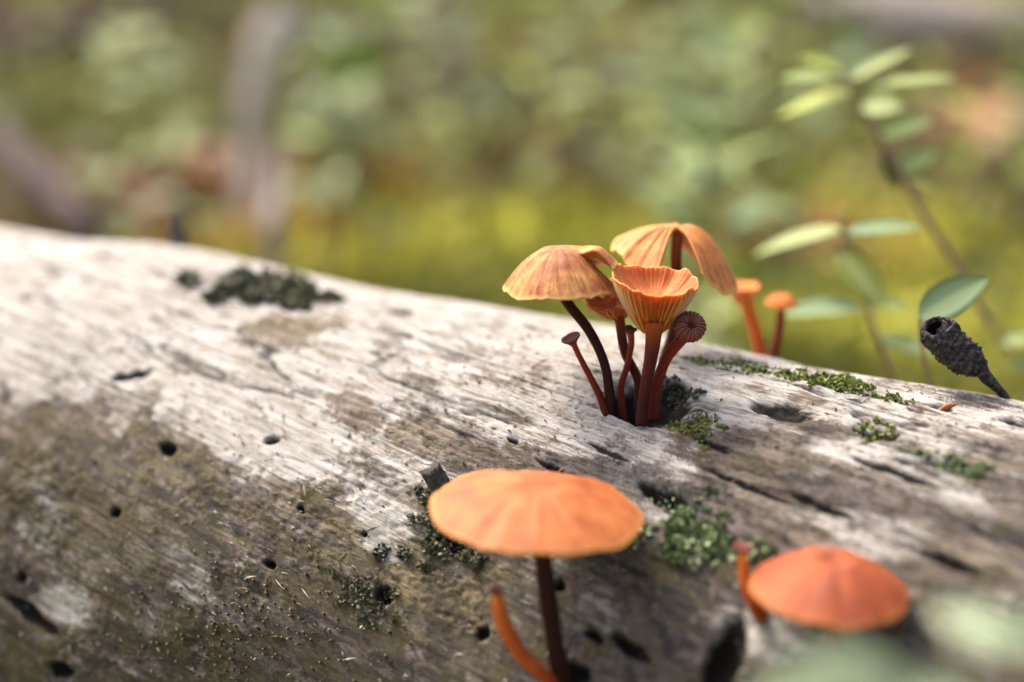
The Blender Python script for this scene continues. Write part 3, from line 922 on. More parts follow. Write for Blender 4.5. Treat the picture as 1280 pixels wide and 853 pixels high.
def cup(c, axis, R, Hh, r_stem, flare, seed, ngill, inner=0.42, wave=0.05, nph=240, gd=0.0005, ruff=0.02):
    """a funnel: outer wall, rim, shallow hollow.  c = middle of the rim"""
    axis = np.asarray(axis, float); axis /= np.linalg.norm(axis)
    ex = np.array([1.0, 0, 0]) - axis * axis[0]; ex /= np.linalg.norm(ex)
    ey = np.cross(axis, ex)
    ph = np.linspace(0, 2 * np.pi, nph, endpoint=False)
    wv = 1 + wave * (2 * fbm(np.cos(ph) * 1.2 + 9, np.sin(ph) * 1.2 + 9, seed, 2) - 1) * 2
    zr = R * ruff * (2 * vnoise(np.cos(ph) * 5 + 20, np.sin(ph) * 5 + 20, seed + 2) - 1) * 2 + R * ruff * 2.5 * (2 * vnoise(np.cos(ph) * 1.3 + 60, np.sin(ph) * 1.3 + 60, seed + 3) - 1)
    fine = 0.012 * np.cos(ph * ngill)

    def ring(r, z, k):
        rr = R * (r_stem + (r - r_stem)) * (1 + (wv - 1) * k + fine * k)
        return c + (rr * np.cos(ph))[:, None] * ex + (rr * np.sin(ph))[:, None] * ey + (z + zr * k)[:, None] * axis

    def outer(s):                                      # s 0 at the stem .. 1 at the rim
        return r_stem + (1 - r_stem) * s ** flare, -Hh * (1 - s)
    rows = []; rr_ = []
    for s in np.linspace(0, 1, 22):
        r, z = outer(s); rows.append(ring(r, z, s ** 2)); rr_.append(0.3 + 0.68 * s)
    rows.append(ring(0.985, 0.012 * R, 1.0)); rr_.append(1.0)
    for s in np.linspace(0, 1, 16):
        r = 0.955 * (1 - s) + 0.01 * s
        z = -R * inner * (1 - (1 - s) ** 2.6) + R * 0.16 * sstep(0.75, 1, s)
        rows.append(ring(r, z, (1 - s) ** 1.5)); rr_.append(0.92 - 0.6 * s)
    V = np.vstack(rows)
    faces = grid_faces(len(rows), nph, True)
    rad = np.stack([np.tile(np.cos(ph), len(rows)), np.tile(np.sin(ph), len(rows)), np.repeat(rr_, nph)], -1)
    # decurrent gills
    GV = []; GF = []; GE = []
    for g in range(ngill):
        p = 2 * np.pi * (g + 0.35 * math.sin(g * 7.1)) / ngill
        w_ = np.interp(p, ph, wv, period=2 * np.pi); z_ = np.interp(p, ph, zr, period=2 * np.pi)
        s0 = 0.0 if g % 2 == 0 else 0.42
        ss = np.linspace(s0, 0.97, 10)
        o = len(GV)
        for s in ss:
            r, z = outer(s); k = s ** 2
            R0 = R * r * (1 + (w_ - 1) * k)
            dp = 0.055 * R / 7 / R0 * (0.8 if g % 2 else 1.0)
            dd = gd * (0.25 + 0.75 * math.sin(min(1, (s - s0) / (0.97 - s0) * 0.9 + 0.1) * math.pi) ** 0.5)
            for pp, q in ((p - dp, R0 * 0.985), (p + dp, R0 * 0.985), (p, R0 + dd)):
                GV.append(c + q * math.cos(pp) * ex + q * math.sin(pp) * ey + (z + z_ * k) * axis)
            GE += [0, 0, 1]
        for i in range(len(ss) - 1):
            a = o + i * 3; b = a + 3
            GF += [[a, a + 2, b + 2, b], [a + 2, a + 1, b + 1, b + 2]]
    return V, faces, {'rad': rad}, np.array(GV), GF, {'edge': np.array(GE, float)}


# --- the ribbed funnel in front
t, P = mushroom([(818, 404, 0, 27), (817, 418, 0, 21), (813, 450, 0, 17), (807, 485, 0, 15.5), (803, 512, 0, 14), (802, 532, 0, 15)], zb - .003,
                'bright orange ribbed funnel-shaped cap with wavy open rim in front of the cluster', CL, M_ST_CUP, seed=3)
c = at(819, 349, zb - .003)
V, Fc, A, GV, GF, GA = cup(c, (0.02, -0.10, 1), .0061, .0082, .20, 0.80, 5, 46, 0.55, 0.05, 276, .00060, 0.035)
part('cap', V, Fc, M_CUP, t, A)
gills(t, GV, GF, M_GILL, GA)

# --- the ragged one tucked behind the funnel
t, P = mushroom([(768, 382, 0, 15), (774, 398, 0, 13), (781, 440, 0, 12), (797, 474, 0, 11.5), (799, 505, 0, 13), (798, 528, 0, 14)], zb + .004,
                'ruffled orange cap half hidden behind the funnel-shaped one', CL, M_ST_CUP, seed=4)
c = at(767, 365, zb + .004)
V, Fc, A, GV, GF, GA = cup(c, (-0.30, -0.22, 1), .0048, .0042, .2, 0.75, 9, 30, 0.3, 0.18, 180, .0008, 0.13)
part('cap', V, Fc, M_CUP, t, A)
gills(t, GV, GF, M_GILL, GA)

# --- the maroon knob with a rayed face
t, P = mushroom([(860, 416, 0, 17), (850, 427, 0, 14), (834, 447, 0, 13.5), (823, 475, 0, 14), (818, 503, 0, 15), (817, 526, 0, 16)], zb - .001,
                'small maroon button cap with pale rays on a bent red stem', CL, M_ST_RD, seed=5)


def knob(c, axis, R, seed, rays=22):
    axis = np.asarray(axis, float); axis /= np.linalg.norm(axis)
    ex = np.cross(axis, [0, 0.2, 1.0]); ex /= np.linalg.norm(ex); ey = np.cross(axis, ex)
    prof = [(0.02, -0.30), (0.10, -0.30), (0.20, -0.14), (0.34, 0.02), (0.52, 0.10), (0.72, 0.11), (0.88, 0.03), (0.98, -0.14), (1.0, -0.36), (0.94, -0.62), (0.78, -0.80), (0.5, -0.92), (0.2, -0.98), (0.02, -1.0)]
    prof = catmull(np.array(prof), 44)
    nph = 132
    ph = np.linspace(0, 2 * np.pi, nph, endpoint=False)
    rows = []; rad = []
    for r, z in prof:
        k = sstep(0.12, 0.4, r)
        w = 1 + 0.05 * (2 * vnoise(np.cos(ph) * 1.3 + 5, np.sin(ph) * 1.3 + 5, seed) - 1)
        zz = z + 0.035 * np.cos(ph * rays) * k * (1 if z > -0.3 else 0.3)
        rr = r * w * (1 + (0.035 * np.cos(ph * rays) if z <= -0.1 else 0))
        rows.append(c + (R * rr * np.cos(ph))[:, None] * ex + (R * rr * np.sin(ph))[:, None] * ey + (R * zz)[:, None] * axis)
        rad += [(math.cos(p), math.sin(p), 0.5) for p in ph]
    V = np.vstack(rows)
    GV = []; GF = []; GE = []
    for g in range(rays):
        p = 2 * np.pi * (g + 0.3 * math.sin(g * 5.3)) / rays
        o = len(GV)
        for i, (r, z) in enumerate(((0.22, -0.12), (0.36, 0.05), (0.55, 0.13), (0.75, 0.13), (0.9, 0.045), (1.005, -0.16))):
            if g % 2 and r < 0.3: r = 0.30
            dp = 0.045 / max(r, 0.3)
            for q, hz in ((p - dp, -0.02), (p + dp, -0.02), (p, 0.055)):
                GV.append(c + R * r * math.cos(q) * ex + R * r * math.sin(q) * ey + R * (z + hz) * axis)
            GE += [0, 0, 0.9]
        for i in range(5):
            a = o + i * 3; b = a + 3
            GF += [[a, a + 2, b + 2, b], [a + 2, a + 1, b + 1, b + 2]]
    return V, grid_faces(len(prof), nph, True), {'rad': np.array(rad)}, np.array(GV), GF, {'edge': np.array(GE)}


c = at(864, 406, zb - .0035)
V, Fc, A, GV, GF, GA = knob(c, (0.18, -0.72, 0.62), .0024, 3)
part('cap', V, Fc, M_KNOB, t, A)
gills(t, GV, GF, M_GILL_KNOB, GA)


def pin_cap(t, c, axis, R, th, mat, seed=0, up=0.35):
    """a tiny flared top like a nail head with an uneven edge"""
    axis = np.asarray(axis, float); axis /= np.linalg.norm(axis)
    ex = np.array([1.0, 0, 0]) - axis * axis[0]; ex /= np.linalg.norm(ex); ey = np.cross(axis, ex)
    ph = np.linspace(0, 2 * np.pi, 60, endpoint=False)
    w = 1 + 0.25 * (2 * vnoise(np.cos(ph) * 1.5 + 8, np.sin(ph) * 1.5 + 8, seed) - 1)
    rows = []; rad = []
    for r, z in ((0.02, 0.0), (0.4, 0.02), (0.7, up * 0.35), (0.95, up * 0.8), (1.03, up * 0.6), (0.98, up * 0.2), (0.7, -0.35), (0.45, -0.75), (0.3, -1.2), (0.02, -1.25)):
        rows.append(c + (R * r * w * np.cos(ph))[:, None] * ex + (R * r * w * np.sin(ph))[:, None] * ey + (th * (z + (0.25 * (w - 1) * r)))[:, None] * axis)
        rad += [(math.cos(p), math.sin(p), min(r, 0.9)) for p in ph]
    part('cap', np.vstack(rows), grid_faces(len(rows), 60, True), mat, t, {'rad': np.array(rad)})


t, P = mushroom([(716, 427, 0, 8), (722, 441, 0, 7), (736, 468, 0, 8), (750, 496, 0, 9.5), (758, 520, 0, 11)], zb + .001,
                'thin red pin mushroom with a tilted nail-like head beside the torn tan cap', CL, M_ST_RD, seed=6)
pin_cap(t, at(714, 424, zb + .001), (-0.38, -0.15, 1), .00150, .0009, M_KNOB, 4)
t, P = mushroom([(788, 415, 0, 10), (789, 432, 0, 8), (783, 460, 0, 8), (776, 485, 0, 9), (778, 510, 0, 10), (780, 528, 0, 11)], zb + .002,
                'slender red mushroom with tiny dark head behind the funnel stem', CL, M_ST_RD, seed=7)
pin_cap(t, at(788, 412, zb + .002), (0.15, -0.1, 1), .0011, .0008, M_KNOB, 5)

# --- two orange ones beyond the ridge
BG = 'orange mushrooms beyond the ridge of the log'
bz = .247


def on_log_far(px, d):
    """a point on the far slope of the log: straight below the pixel column at depth d"""
    best = None
    for py in range(440, 620):
        p = at(px, py, d)
        q = p - LO
        if ((q @ NX) / RH) ** 2 + ((q @ VX) / RV) ** 2 < 1.06: return py
    return 520


yb = on_log_far(954, bz) + 10
t, P = mushroom([(930, 366, 0, 24), (935, 384, 0, 18), (944, 412, 0, 16), (951, 445, 0, 15), (955, yb, 0, 17)], bz, 'bright orange mushroom with flat flared cap and pale stem beyond the log ridge', BG, M_ST_OR, seed=8)
c = at(928, 357, bz)
V, Fc, A, GV, GF, GA = cup(c, (0.0, -0.05, 1), .0031, .0031, .40, 1.3, 15, 30, 0.15, 0.06, 150, .0003, 0.03)
part('cap', V, Fc, M_CUP_BR, t, A); gills(t, GV, GF, M_GILL, GA)
yb = on_log_far(962, bz + .002) + 10
t, P = mushroom([(977, 378, 0, 13), (976, 394, 0, 11), (972, 425, 0, 12), (965, 450, 0, 15), (961, yb, 0, 16)], bz + .002, 'small round-headed orange mushroom with a dark foot beyond the log ridge', BG, M_ST_RD, seed=9)
V, Fc, A, sf = cap_mesh(at(977, 380, bz + .002), (0.03, -0.05, 1), .0028, .0018, 2.4, 0, 360, None, 0.03, 4, 0.25, 0.18, 31, 20, 80)
part('cap', V, Fc, M_CUP_BR, t, A)
V, Fc, A = gill_mesh(sf, .0028, 28, .0006); gills(t, V, Fc, M_GILL, A)

# --- the near ones on the flank
NR = 'mushrooms on the flank of the log'
fz = .186
hb = log_at(712, 880)
t, P = mushroom([(672, 650, 0, 24), (677, 690, 0, 22.5), (684, 740, 0, 22), (693, 800, .0005, 23), (702, 850, .001, 25), (706, 880, (hb - CP) @ FWD - fz + .002, 27)], fz,
                'big flat orange cap on a straight dark stem rising from the flank of the log', NR, M_ST_DK, seed=10, n=60)
V, Fc, A, sf = cap_mesh(at(670, 639, fz), (0.045, -0.01, 1), .0141, .0037, 2.0, 0, 360, None, 0.025, 4, 0.14, 0.05, 37, 34, 180, 0.022, .004)
part('cap', V, Fc, M_CAP_SM, t, A)
V, Fc, A = gill_mesh(sf, .0141, 64, .0013); gills(t, V, Fc, M_GILL, A)
rz = .176
hb = log_at(1046, 832)
t, P = mushroom([(1037, 744, 0, 22), (1038, 775, 0, 18), (1041, 805, .001, 18), (1044, 838, (hb - CP) @ FWD - rz + .002, 20)], rz,
                'red orange low cap with a dimpled crown beside a short sprout', NR, M_ST_RD, seed=11)
V, Fc, A, sf = cap_mesh(at(1037, 736, rz), (0.02, -0.02, 1), .0098, .0047, 1.75, 0, 360, None, 0.03, 4, 0.24, 0.06, 43, 32, 160, 0.01, .004)
part('cap', V, Fc, M_CAP_RD, t, A)
V, Fc, A = gill_mesh(sf, .0098, 52, .0010); gills(t, V, Fc, M_GILL, A)
# sprouts
hb = log_at(702, 872)
t, P = mushroom([(622, 742, 0, 13), (624, 762, 0, 18), (634, 790, 0, 20), (655, 822, 0, 19), (682, 846, 0, 18), (703, 870, (hb - CP) @ FWD - .184 + .001, 19)], .184,
                'curved orange red mushroom sprout leaning away from the dark stem', NR, M_ST_OR, seed=12)
pin_cap(t, at(621, 740, .184), (-0.1, 0, 1), .0009, .0012, M_KNOB, 8)
hb = log_at(952, 774)
t, P = mushroom([(929, 688, 0, 10), (929, 706, 0, 13), (934, 734, 0, 17), (945, 758, 0, 19), (953, 774, (hb - CP) @ FWD - .181 + .001, 20)], .181,
                'short red mushroom sprout with a small flat tip beside the red orange cap', NR, M_ST_OR, seed=13)
pin_cap(t, at(928, 685, .181), (0.1, 0, 1), .0010, .0010, M_KNOB, 9)

# ------------------------------------------------------------------ the charred twig
M_CHAR = mat_simple('charred_bark', [(0.3, (0.014, 0.012, 0.012)), (0.48, (0.045, 0.038, 0.038)), (0.62, (0.10, 0.088, 0.086)), (0.75, (0.19, 0.172, 0.168))], 1500, 0.9, 0.15, 0.0005)
M_HOLLOW = mat_simple('hollow_black', [(0.3, (0.006, 0.005, 0.005)), (0.7, (0.018, 0.015, 0.014))], 900, 0.95, 0.05)  # near-black colour for the inside of the tip's hollow


def charred():
    d = .213
    foot = log_hit(1266, 503)
    pf = log_point(np.array([foot[0]]), np.array([foot[1]]), -0.001)[0]
    df = (pf - CP) @ FWD
    t = thing('charred_twig', pf, 'charcoal grey rough twig with a hollow swollen tip leaning over the log ridge', 'twig')
    (V, Fc, A), P = px_tube([(1222, 458, 0, 24), (1236, 474, 0, 15), (1250, 489, (df - d) * .5, 11), (1266, 507, df - d, 12)], d, n=30, seed=31, rough=0.2)
    part('stalk', V, Fc, M_CHAR, t, A)
    # swollen head: open rim, rough flakes
    C0 = at(1164, 413, d - .0015); C1 = at(1226, 462, d)
    ax = C1 - C0; L = np.linalg.norm(ax); ax /= L
    ex = np.cross(ax, [0, 1, 0.2]); ex /= np.linalg.norm(ex); ey = np.cross(ax, ex)
    nph, ns = 90, 46
    ph = np.linspace(0, 2 * np.pi, nph, endpoint=False)
    rows = []
    px = d / FPX
    prof = [(0, 19), (0.12, 21), (0.3, 21.5), (0.55, 22.5), (0.78, 20), (0.92, 15), (1.0, 11)]
    rs = np.random.RandomState(2)
    for s in np.linspace(0, 1, ns):
        r = np.interp(s, [p[0] for p in prof], [p[1] for p in prof]) * px
        flake = 0.24 * (fbm(np.cos(ph) * 4 + 30, np.sin(ph) * 4 + s * 11 + 30, 91, 3) - 0.5) * 2 + 0.10 * (2 * (s * 9 + 0.35 * np.sin(ph * 2) - np.floor(s * 9 + 0.35 * np.sin(ph * 2))) - 1)
        r = r * (1 + flake * sstep(0.02, 0.25, s))
        rim = 0.0007 * (vnoise(np.cos(ph) * 2 + 9, np.sin(ph) * 2 + 9, 93) - 0.5) * (1 - sstep(0, 0.2, s))
        rows.append(C0 + ax * L * s + rim[:, None] * ax + (np.cos(ph) * r)[:, None] * ex + (np.sin(ph) * r)[:, None] * ey)
    # opening faces up and towards the viewer
    slant = np.array([-0.30, -0.52, 0.72]); slant /= np.linalg.norm(slant)
    V = np.vstack(rows)
    tipo = part('swollen_tip', V, grid_faces(ns, nph, True), M_CHAR, t, {'along': np.zeros(len(V))})
    O = at(1172, 410, d - .0024)
    e1 = np.cross(slant, [1, 0, 0]); e1 /= np.linalg.norm(e1); e2 = np.cross(slant, e1)
    rows = []
    for r, z in ((22, -16), (22, -4), (19.5, 2.5), (17.5, 4.5), (15, 3.5), (13.5, -2), (11, -10), (6, -15), (0.2, -16)):
        w = 1 + 0.16 * (2 * vnoise(np.cos(ph) * 2.2 + 6, np.sin(ph) * 2.2 + 6, 97) - 1) + 0.08 * (2 * vnoise(np.cos(ph) * 7 + 6, np.sin(ph) * 7 + 6, 98) - 1)
        rows.append(O + (r * px * w * np.cos(ph) * 0.86)[:, None] * e1 + (r * px * w * np.sin(ph))[:, None] * e2 + z * px * slant)
    lipV = np.vstack(rows[:6]); part('lip', lipV, grid_faces(6, nph, True), M_CHAR, tipo, grand=t)
    part('hollow', np.vstack(rows[5:]), grid_faces(4, nph, True), M_HOLLOW, tipo, grand=t)
    return t


charred()
# reddish chip stuck in a burrow
M_CHIP = mat_simple('chip', [(0.3, (0.20, 0.06, 0.02)), (0.7, (0.50, 0.19, 0.07))], 900, 0.7)
cp = log_at(1182, 515, 0.0002)
V, Fc, A = tube([log_at(1172, 514, -.0002), cp + VX * .0003, log_at(1193, 516, .0002)], [.0004, .0006, .0003], 10, 10, 3, 0.3, 0.5)
obj('bark_chip', mesh('bark_chip', V - cp, Fc, M_CHIP, A), None, cp, 'tiny rust orange bark chip lodged in a burrow hole near the log ridge', 'bark chip')

# ------------------------------------------------------------------ leaves


def mat_leaf(name, dark, light, under=None, gloss=0.5):
    n = NT(name, gloss, 0.22)
    f = n.noise(n.coord(), 30, 3)
    r = n.objrand()
    c = n.mix(n.math('ADD', n.math('MULTIPLY', f, 0.4), n.math('MULTIPLY', r, 0.6)), dark, light)
    c = n.mix(n.math('MULTIPLY', n.attr('rib'), 0.5), c, (0.42, 0.48, 0.25))
    n.put(n.b.inputs['Base Color'], c)
    tr = n.t.nodes.new('ShaderNodeBsdfTranslucent'); n.put(tr.inputs[0], n.mix(1.0, c, (1.5, 1.6, 0.7), 'MULTIPLY'))
    mx = n.t.nodes.new('ShaderNodeMixShader'); mx.inputs[0].default_value = 0.28
    n.t.links.new(n.b.outputs[0], mx.inputs[1]); n.t.links.new(tr.outputs[0], mx.inputs[2])
    n.t.links.new(mx.outputs[0], n.t.nodes['Material Output'].inputs[0])
    return n.m


M_LF_PALE = mat_leaf('leaf_pale', (0.21, 0.27, 0.085), (0.37, 0.42, 0.18))
M_LF_MID = mat_leaf('leaf_mid', (0.13, 0.165, 0.03), (0.26, 0.28, 0.06))
M_LF_GREY = mat_leaf('leaf_grey', (0.19, 0.25, 0.15), (0.27, 0.33, 0.22))
M_LF_YEL = mat_leaf('leaf_yellow', (0.22, 0.27, 0.035), (0.38, 0.42, 0.06))
M_LF_BLUE = mat_leaf('leaf_blue', (0.15, 0.23, 0.11), (0.25, 0.34, 0.19))
M_LF_DARK = mat_leaf('leaf_dark', (0.045, 0.065, 0.02), (0.10, 0.125, 0.04))
M_TWIG = mat_simple('twig_bark', [(0.3, (0.13, 0.075, 0.05)), (0.7, (0.28, 0.18, 0.12))], 300, 0.7)


def leaf_geo(L, w, bend=0.15, cup_=0.18, n=9, th=0.0002):
    """an elliptic leaf along +x with a raised fold either side of its midrib, both faces closed"""
    V = []; rib = []
    ys = (-1, -0.66, -0.33, 0, 0.33, 0.66, 1)
    for side in (0, 1):
        for i in range(n):
            s = i / (n - 1)
            hw = w / 2 * max(0.0, math.sin(math.pi * min(1, 0.04 + 0.96 * s) ** 0.9)) ** 0.75 if 0 < i < n - 1 else w * 0.02
            for y in ys:
                z = cup_ * hw * abs(y) ** 1.5 - bend * L * s * s - side * th * (1 if abs(y) < 0.9 else 0.2)
                V.append((L * s, hw * y, z)); rib.append(1.0 if y == 0 else 0.0)
    k = n * 7
    a = grid_faces(n, 7)
    F_ = [list(f) for f in a] + [list(f[::-1] + k) for f in a]
    for i in range(n - 1):
        for c_ in (0, 6):
            F_.append([i * 7 + c_, (i + 1) * 7 + c_, k + (i + 1) * 7 + c_, k + i * 7 + c_])
    return np.array(V), F_, np.array(rib)


def px_leaf(parent, b, tip, wpx, mat, db, dt, face=(0, -0.35, 1), bend=0.12):
    p0 = at(b[0], b[1], db); p1 = at(tip[0], tip[1], dt)
    x = p1 - p0; L = np.linalg.norm(x); x /= L
    z = np.array(face, float); z -= x * (z @ x); z /= np.linalg.norm(z); y = np.cross(z, x)
    V, Fc, rib = leaf_geo(L, wpx / FPX * (db + dt) / 2, bend, 0.22, 11)
    V[:, 2] += bend * V[:, 0] * 0.9
    W = p0 + V[:, :1] * x + V[:, 1:2] * y + V[:, 2:] * z
    return part('leaf', W, Fc, mat, parent, {'rib': rib})


def sprig_px(name, label, cat, stem, leaves, foot, mat_s=None, group=None):
    """stem rows (px, py, depth, width px) from the tip down; foot = world point on the ground"""
    P = [at(a, b, d) for a, b, d, w in stem] + [np.array(foot)]
    rr = [w / 2 / FPX * d for a, b, d, w in stem]; rr.append(rr[-1] * 1.15)
    t = thing(name, foot, label, cat, group)
    V, Fc, A = tube(P, rr, 60, 10, 5, 0.08)
    part('stem', V, Fc, mat_s or M_TWIG, t, A)
    for lf in leaves: px_leaf(t, *lf)
    return t


def gfoot(x, y): return (x, y, float(terrain(x, y)) - 0.002)


d1 = .285
A_ = at(1330, 540, .300)
sprig_px('leafy_sprig', 'tall leafy sprig arching up beyond the charred twig', 'plant',
         [(1056, 92, d1, 4), (1070, 122, d1, 7), (1096, 168, d1, 8), (1125, 215, d1, 9), (1155, 268, d1, 8), (1192, 325, d1, 8), (1228, 388, d1, 8), (1266, 445, d1 + .003, 8), (1330, 540, .300, 8)],
         [((1064, 100), (1140, 60), 24, M_LF_PALE, d1, d1 + .004), ((1082, 110), (1198, 97), 24, M_LF_PALE, d1, d1 - .004),
          ((1056, 98), (974, 99), 28, M_LF_PALE, d1, d1 - .003), ((1052, 92), (998, 70), 24, M_LF_YEL, d1, d1 + .004),
          ((1066, 116), (972, 146), 34, M_LF_YEL, d1, d1 + .006), ((1076, 130), (1128, 134), 40, M_LF_PALE, d1, d1 - .006, (0, -.9, .5)),
          ((1094, 164), (1062, 190), 26, M_LF_MID, d1, d1 + .006), ((1100, 172), (1166, 148), 34, M_LF_PALE, d1, d1 + .004, (0, -.6, .8)), ((1122, 210), (1174, 190), 34, M_LF_PALE, d1, d1 - .004, (0, -.8, .6)),
          ((1130, 224), (1178, 240), 26, M_LF_MID, d1, d1 + .004), ((1104, 182), (1122, 240), 22, M_LF_DARK, d1, d1 + .003, (0, -.8, .6)),
          ((1250, 430), (1300, 424), 32, M_LF_PALE, d1, d1), ((1258, 455), (1312, 468), 24, M_LF_PALE, d1, d1)],
         gfoot(A_[0], A_[1]))
d2 = .272
B_ = at(1135, 560, .285)
sprig_px('leafy_sprig', 'low leafy sprig with broad green leaves between the orange pair and the charred twig', 'plant',
         [(1050, 270, d2, 5), (1060, 310, d2, 6), (1082, 375, d2, 7), (1100, 430, d2, 7), (1118, 480, d2 + .004, 7), (1135, 560, .285, 7)],
         [((1052, 288), (942, 318), 38, M_LF_PALE, d2, d2 + .010), ((1056, 292), (1152, 284), 34, M_LF_BLUE, d2, d2 - .004),
          ((1044, 312), (1106, 384), 48, M_LF_MID, d2, d2 - .006, (0, -.8, .7)), ((1078, 384), (978, 394), 36, M_LF_BLUE, d2, d2 - .004),
          ((1084, 382), (1138, 384), 24, M_LF_PALE, d2, d2), ((1098, 422), (1164, 446), 38, M_LF_PALE, d2, d2 - .006), ((1092, 410), (1048, 440), 26, M_LF_MID, d2, d2 + .01)],
         gfoot(B_[0], B_[1]))
C_ = at(1200, 600, .25)
sprig_px('leafy_sprig', 'single upright green leaf on a thin stalk behind the charred twig tip', 'plant',
         [(1150, 396, .236, 5), (1152, 425, .238, 5), (1160, 470, .245, 5), (1200, 600, .262, 5)],
         [((1148, 398), (1234, 348), 50, M_LF_BLUE, .236, .232, (0, -.75, .65))],
         gfoot(*at(1200, 600, .262)[:2]))
# near plant in front of the log, far out of focus
sprig_px('leafy_sprig', 'pale green leaves of a sprig standing in front of the log', 'plant',
         [(1095, 880, .108, 10), (1125, 900, .108, 12), (1180, 960, .108, 14), (1230, 1100, .115, 14)],
         [((1160, 925), (940, 868), 165, M_LF_GREY, .108, .112, (0.1, -.75, .65), .2), ((1125, 900), (1215, 876), 90, M_LF_GREY, .108, .104, (0, -.6, .8))],
         gfoot(*at(1230, 1300, .125)[:2]))
sprig_px('leafy_sprig', 'faint green leaf pair of a sprig in front of the thick log end', 'plant',
         [(1262, 812, .112, 8), (1290, 860, .112, 9), (1330, 980, .118, 10)],
         [((1275, 815), (1168, 760), 60, M_LF_GREY, .112, .118, (0, -.7, .7)), ((1268, 830), (1310, 750), 50, M_LF_GREY, .112, .118, (0, -.7, .7))],
         gfoot(*at(1360, 1250, .125)[:2]))

# ------------------------------------------------------------------ undergrowth behind the log
LEAF_MESH = {}


def leaf_mesh(mat, k):
    key = (mat.name, k)
    if key not in LEAF_MESH:
        V, Fc, rib = leaf_geo(1.0, (0.44, 0.52, 0.36)[k], (0.12, 0.25, 0.05)[k], 0.25, 7, 0.01)
        LEAF_MESH[key] = mesh('leaf', V, Fc, mat, {'rib': rib})
    return LEAF_MESH[key]


def make_sprig(name, label, group, mat, mats, H, nl, ll, seed, lean=0.2):
    rs = random.Random(seed)
    t = thing(name, (0, 0, 0), label, 'plant', group)
    a = rs.uniform(0, 6.28); lx, ly = lean * H * math.cos(a), lean * H * math.sin(a)
    pts = [np.array([lx * s * s + rs.uniform(-.004, .004), ly * s * s + rs.uniform(-.004, .004), H * s]) for s in (0, .3, .6, .85, 1.0)]
    pts[0] = np.array([0, 0, -0.004])
    V, Fc, A = tube(pts, [.0013, .0012, .001, .0008, .0005], 18, 7, seed, 0.08)
    part('stem', V, Fc, mat, t, A)
    cp = catmull(np.array(pts), 60)
    for i in range(nl):
        s = 0.22 + 0.78 * (i + 0.5) / nl
        p = cp[int(s * 59)]
        az = i * 2.4 + rs.uniform(-.5, .5); el = rs.uniform(-0.1, 0.75)
        x = Vector((math.cos(az) * math.cos(el), math.sin(az) * math.cos(el), math.sin(el)))
        z = Vector((rs.uniform(-.3, .3), rs.uniform(-.5, .2), 1)); z = (z - x * z.dot(x)).normalized(); y = z.cross(x)
        L = ll * rs.uniform(0.7, 1.15) * (0.75 + 0.5 * math.sin(s * 3))
        m = Matrix((x, y, z)).transposed().to_4x4() @ Matrix.Scale(L, 4)
        m.translation = Vector(p)
        o = obj('leaf', leaf_mesh(mats[rs.randrange(len(mats))], rs.randrange(3)), t)
        o.matrix_local = m
    return t


def copy_tree(t):
    c = t.copy(); COL.objects.link(c)
    for ch in t.children:
        d = ch.copy(); COL.objects.link(d); d.parent = c
    return c


G1 = 'pale leafed shrub sprigs on the mossy floor behind the log'
G2 = 'mid green shrub sprigs on the mossy floor behind the log'
G3 = 'dark green low sprigs on the mossy floor behind the log'
KIND = {
    'p': ('shrub_sprig', 'pale green leafed shrub sprig standing on the mossy floor behind the log', G1, (M_LF_PALE, M_LF_BLUE, M_LF_PALE)),
    'm': ('shrub_sprig', 'mid green leafed shrub sprig standing on the mossy floor behind the log', G2, (M_LF_MID, M_LF_MID, M_LF_YEL)),
    'd': ('shrub_sprig', 'dark green low shrub sprig standing on the mossy floor behind the log', G3, (M_LF_DARK, M_LF_MID))}
POOL = {k: [] for k in KIND}
USED = {k: 0 for k in KIND}
ALL = {k: [] for k in KIND}
PR = random.Random(5)


def place_sprig(k, x, y, s):
    if len(POOL[k]) < 4:
        nm, lb, gp, mats = KIND[k]
        t = make_sprig(nm, lb, gp, M_TWIG, mats, 0.15, 15, 0.026, 100 + len(POOL[k]) * 7 + ord(k), 0.25)
        POOL[k].append(t)
    else:
        t = copy_tree(POOL[k][USED[k] % 4])
    USED[k] += 1
    ALL[k].append(t)
    t.location = (x, y, float(terrain(x, y)))
    t.rotation_euler = (0, 0, PR.uniform(0, 6.28))
    t.scale = (s, s, s)


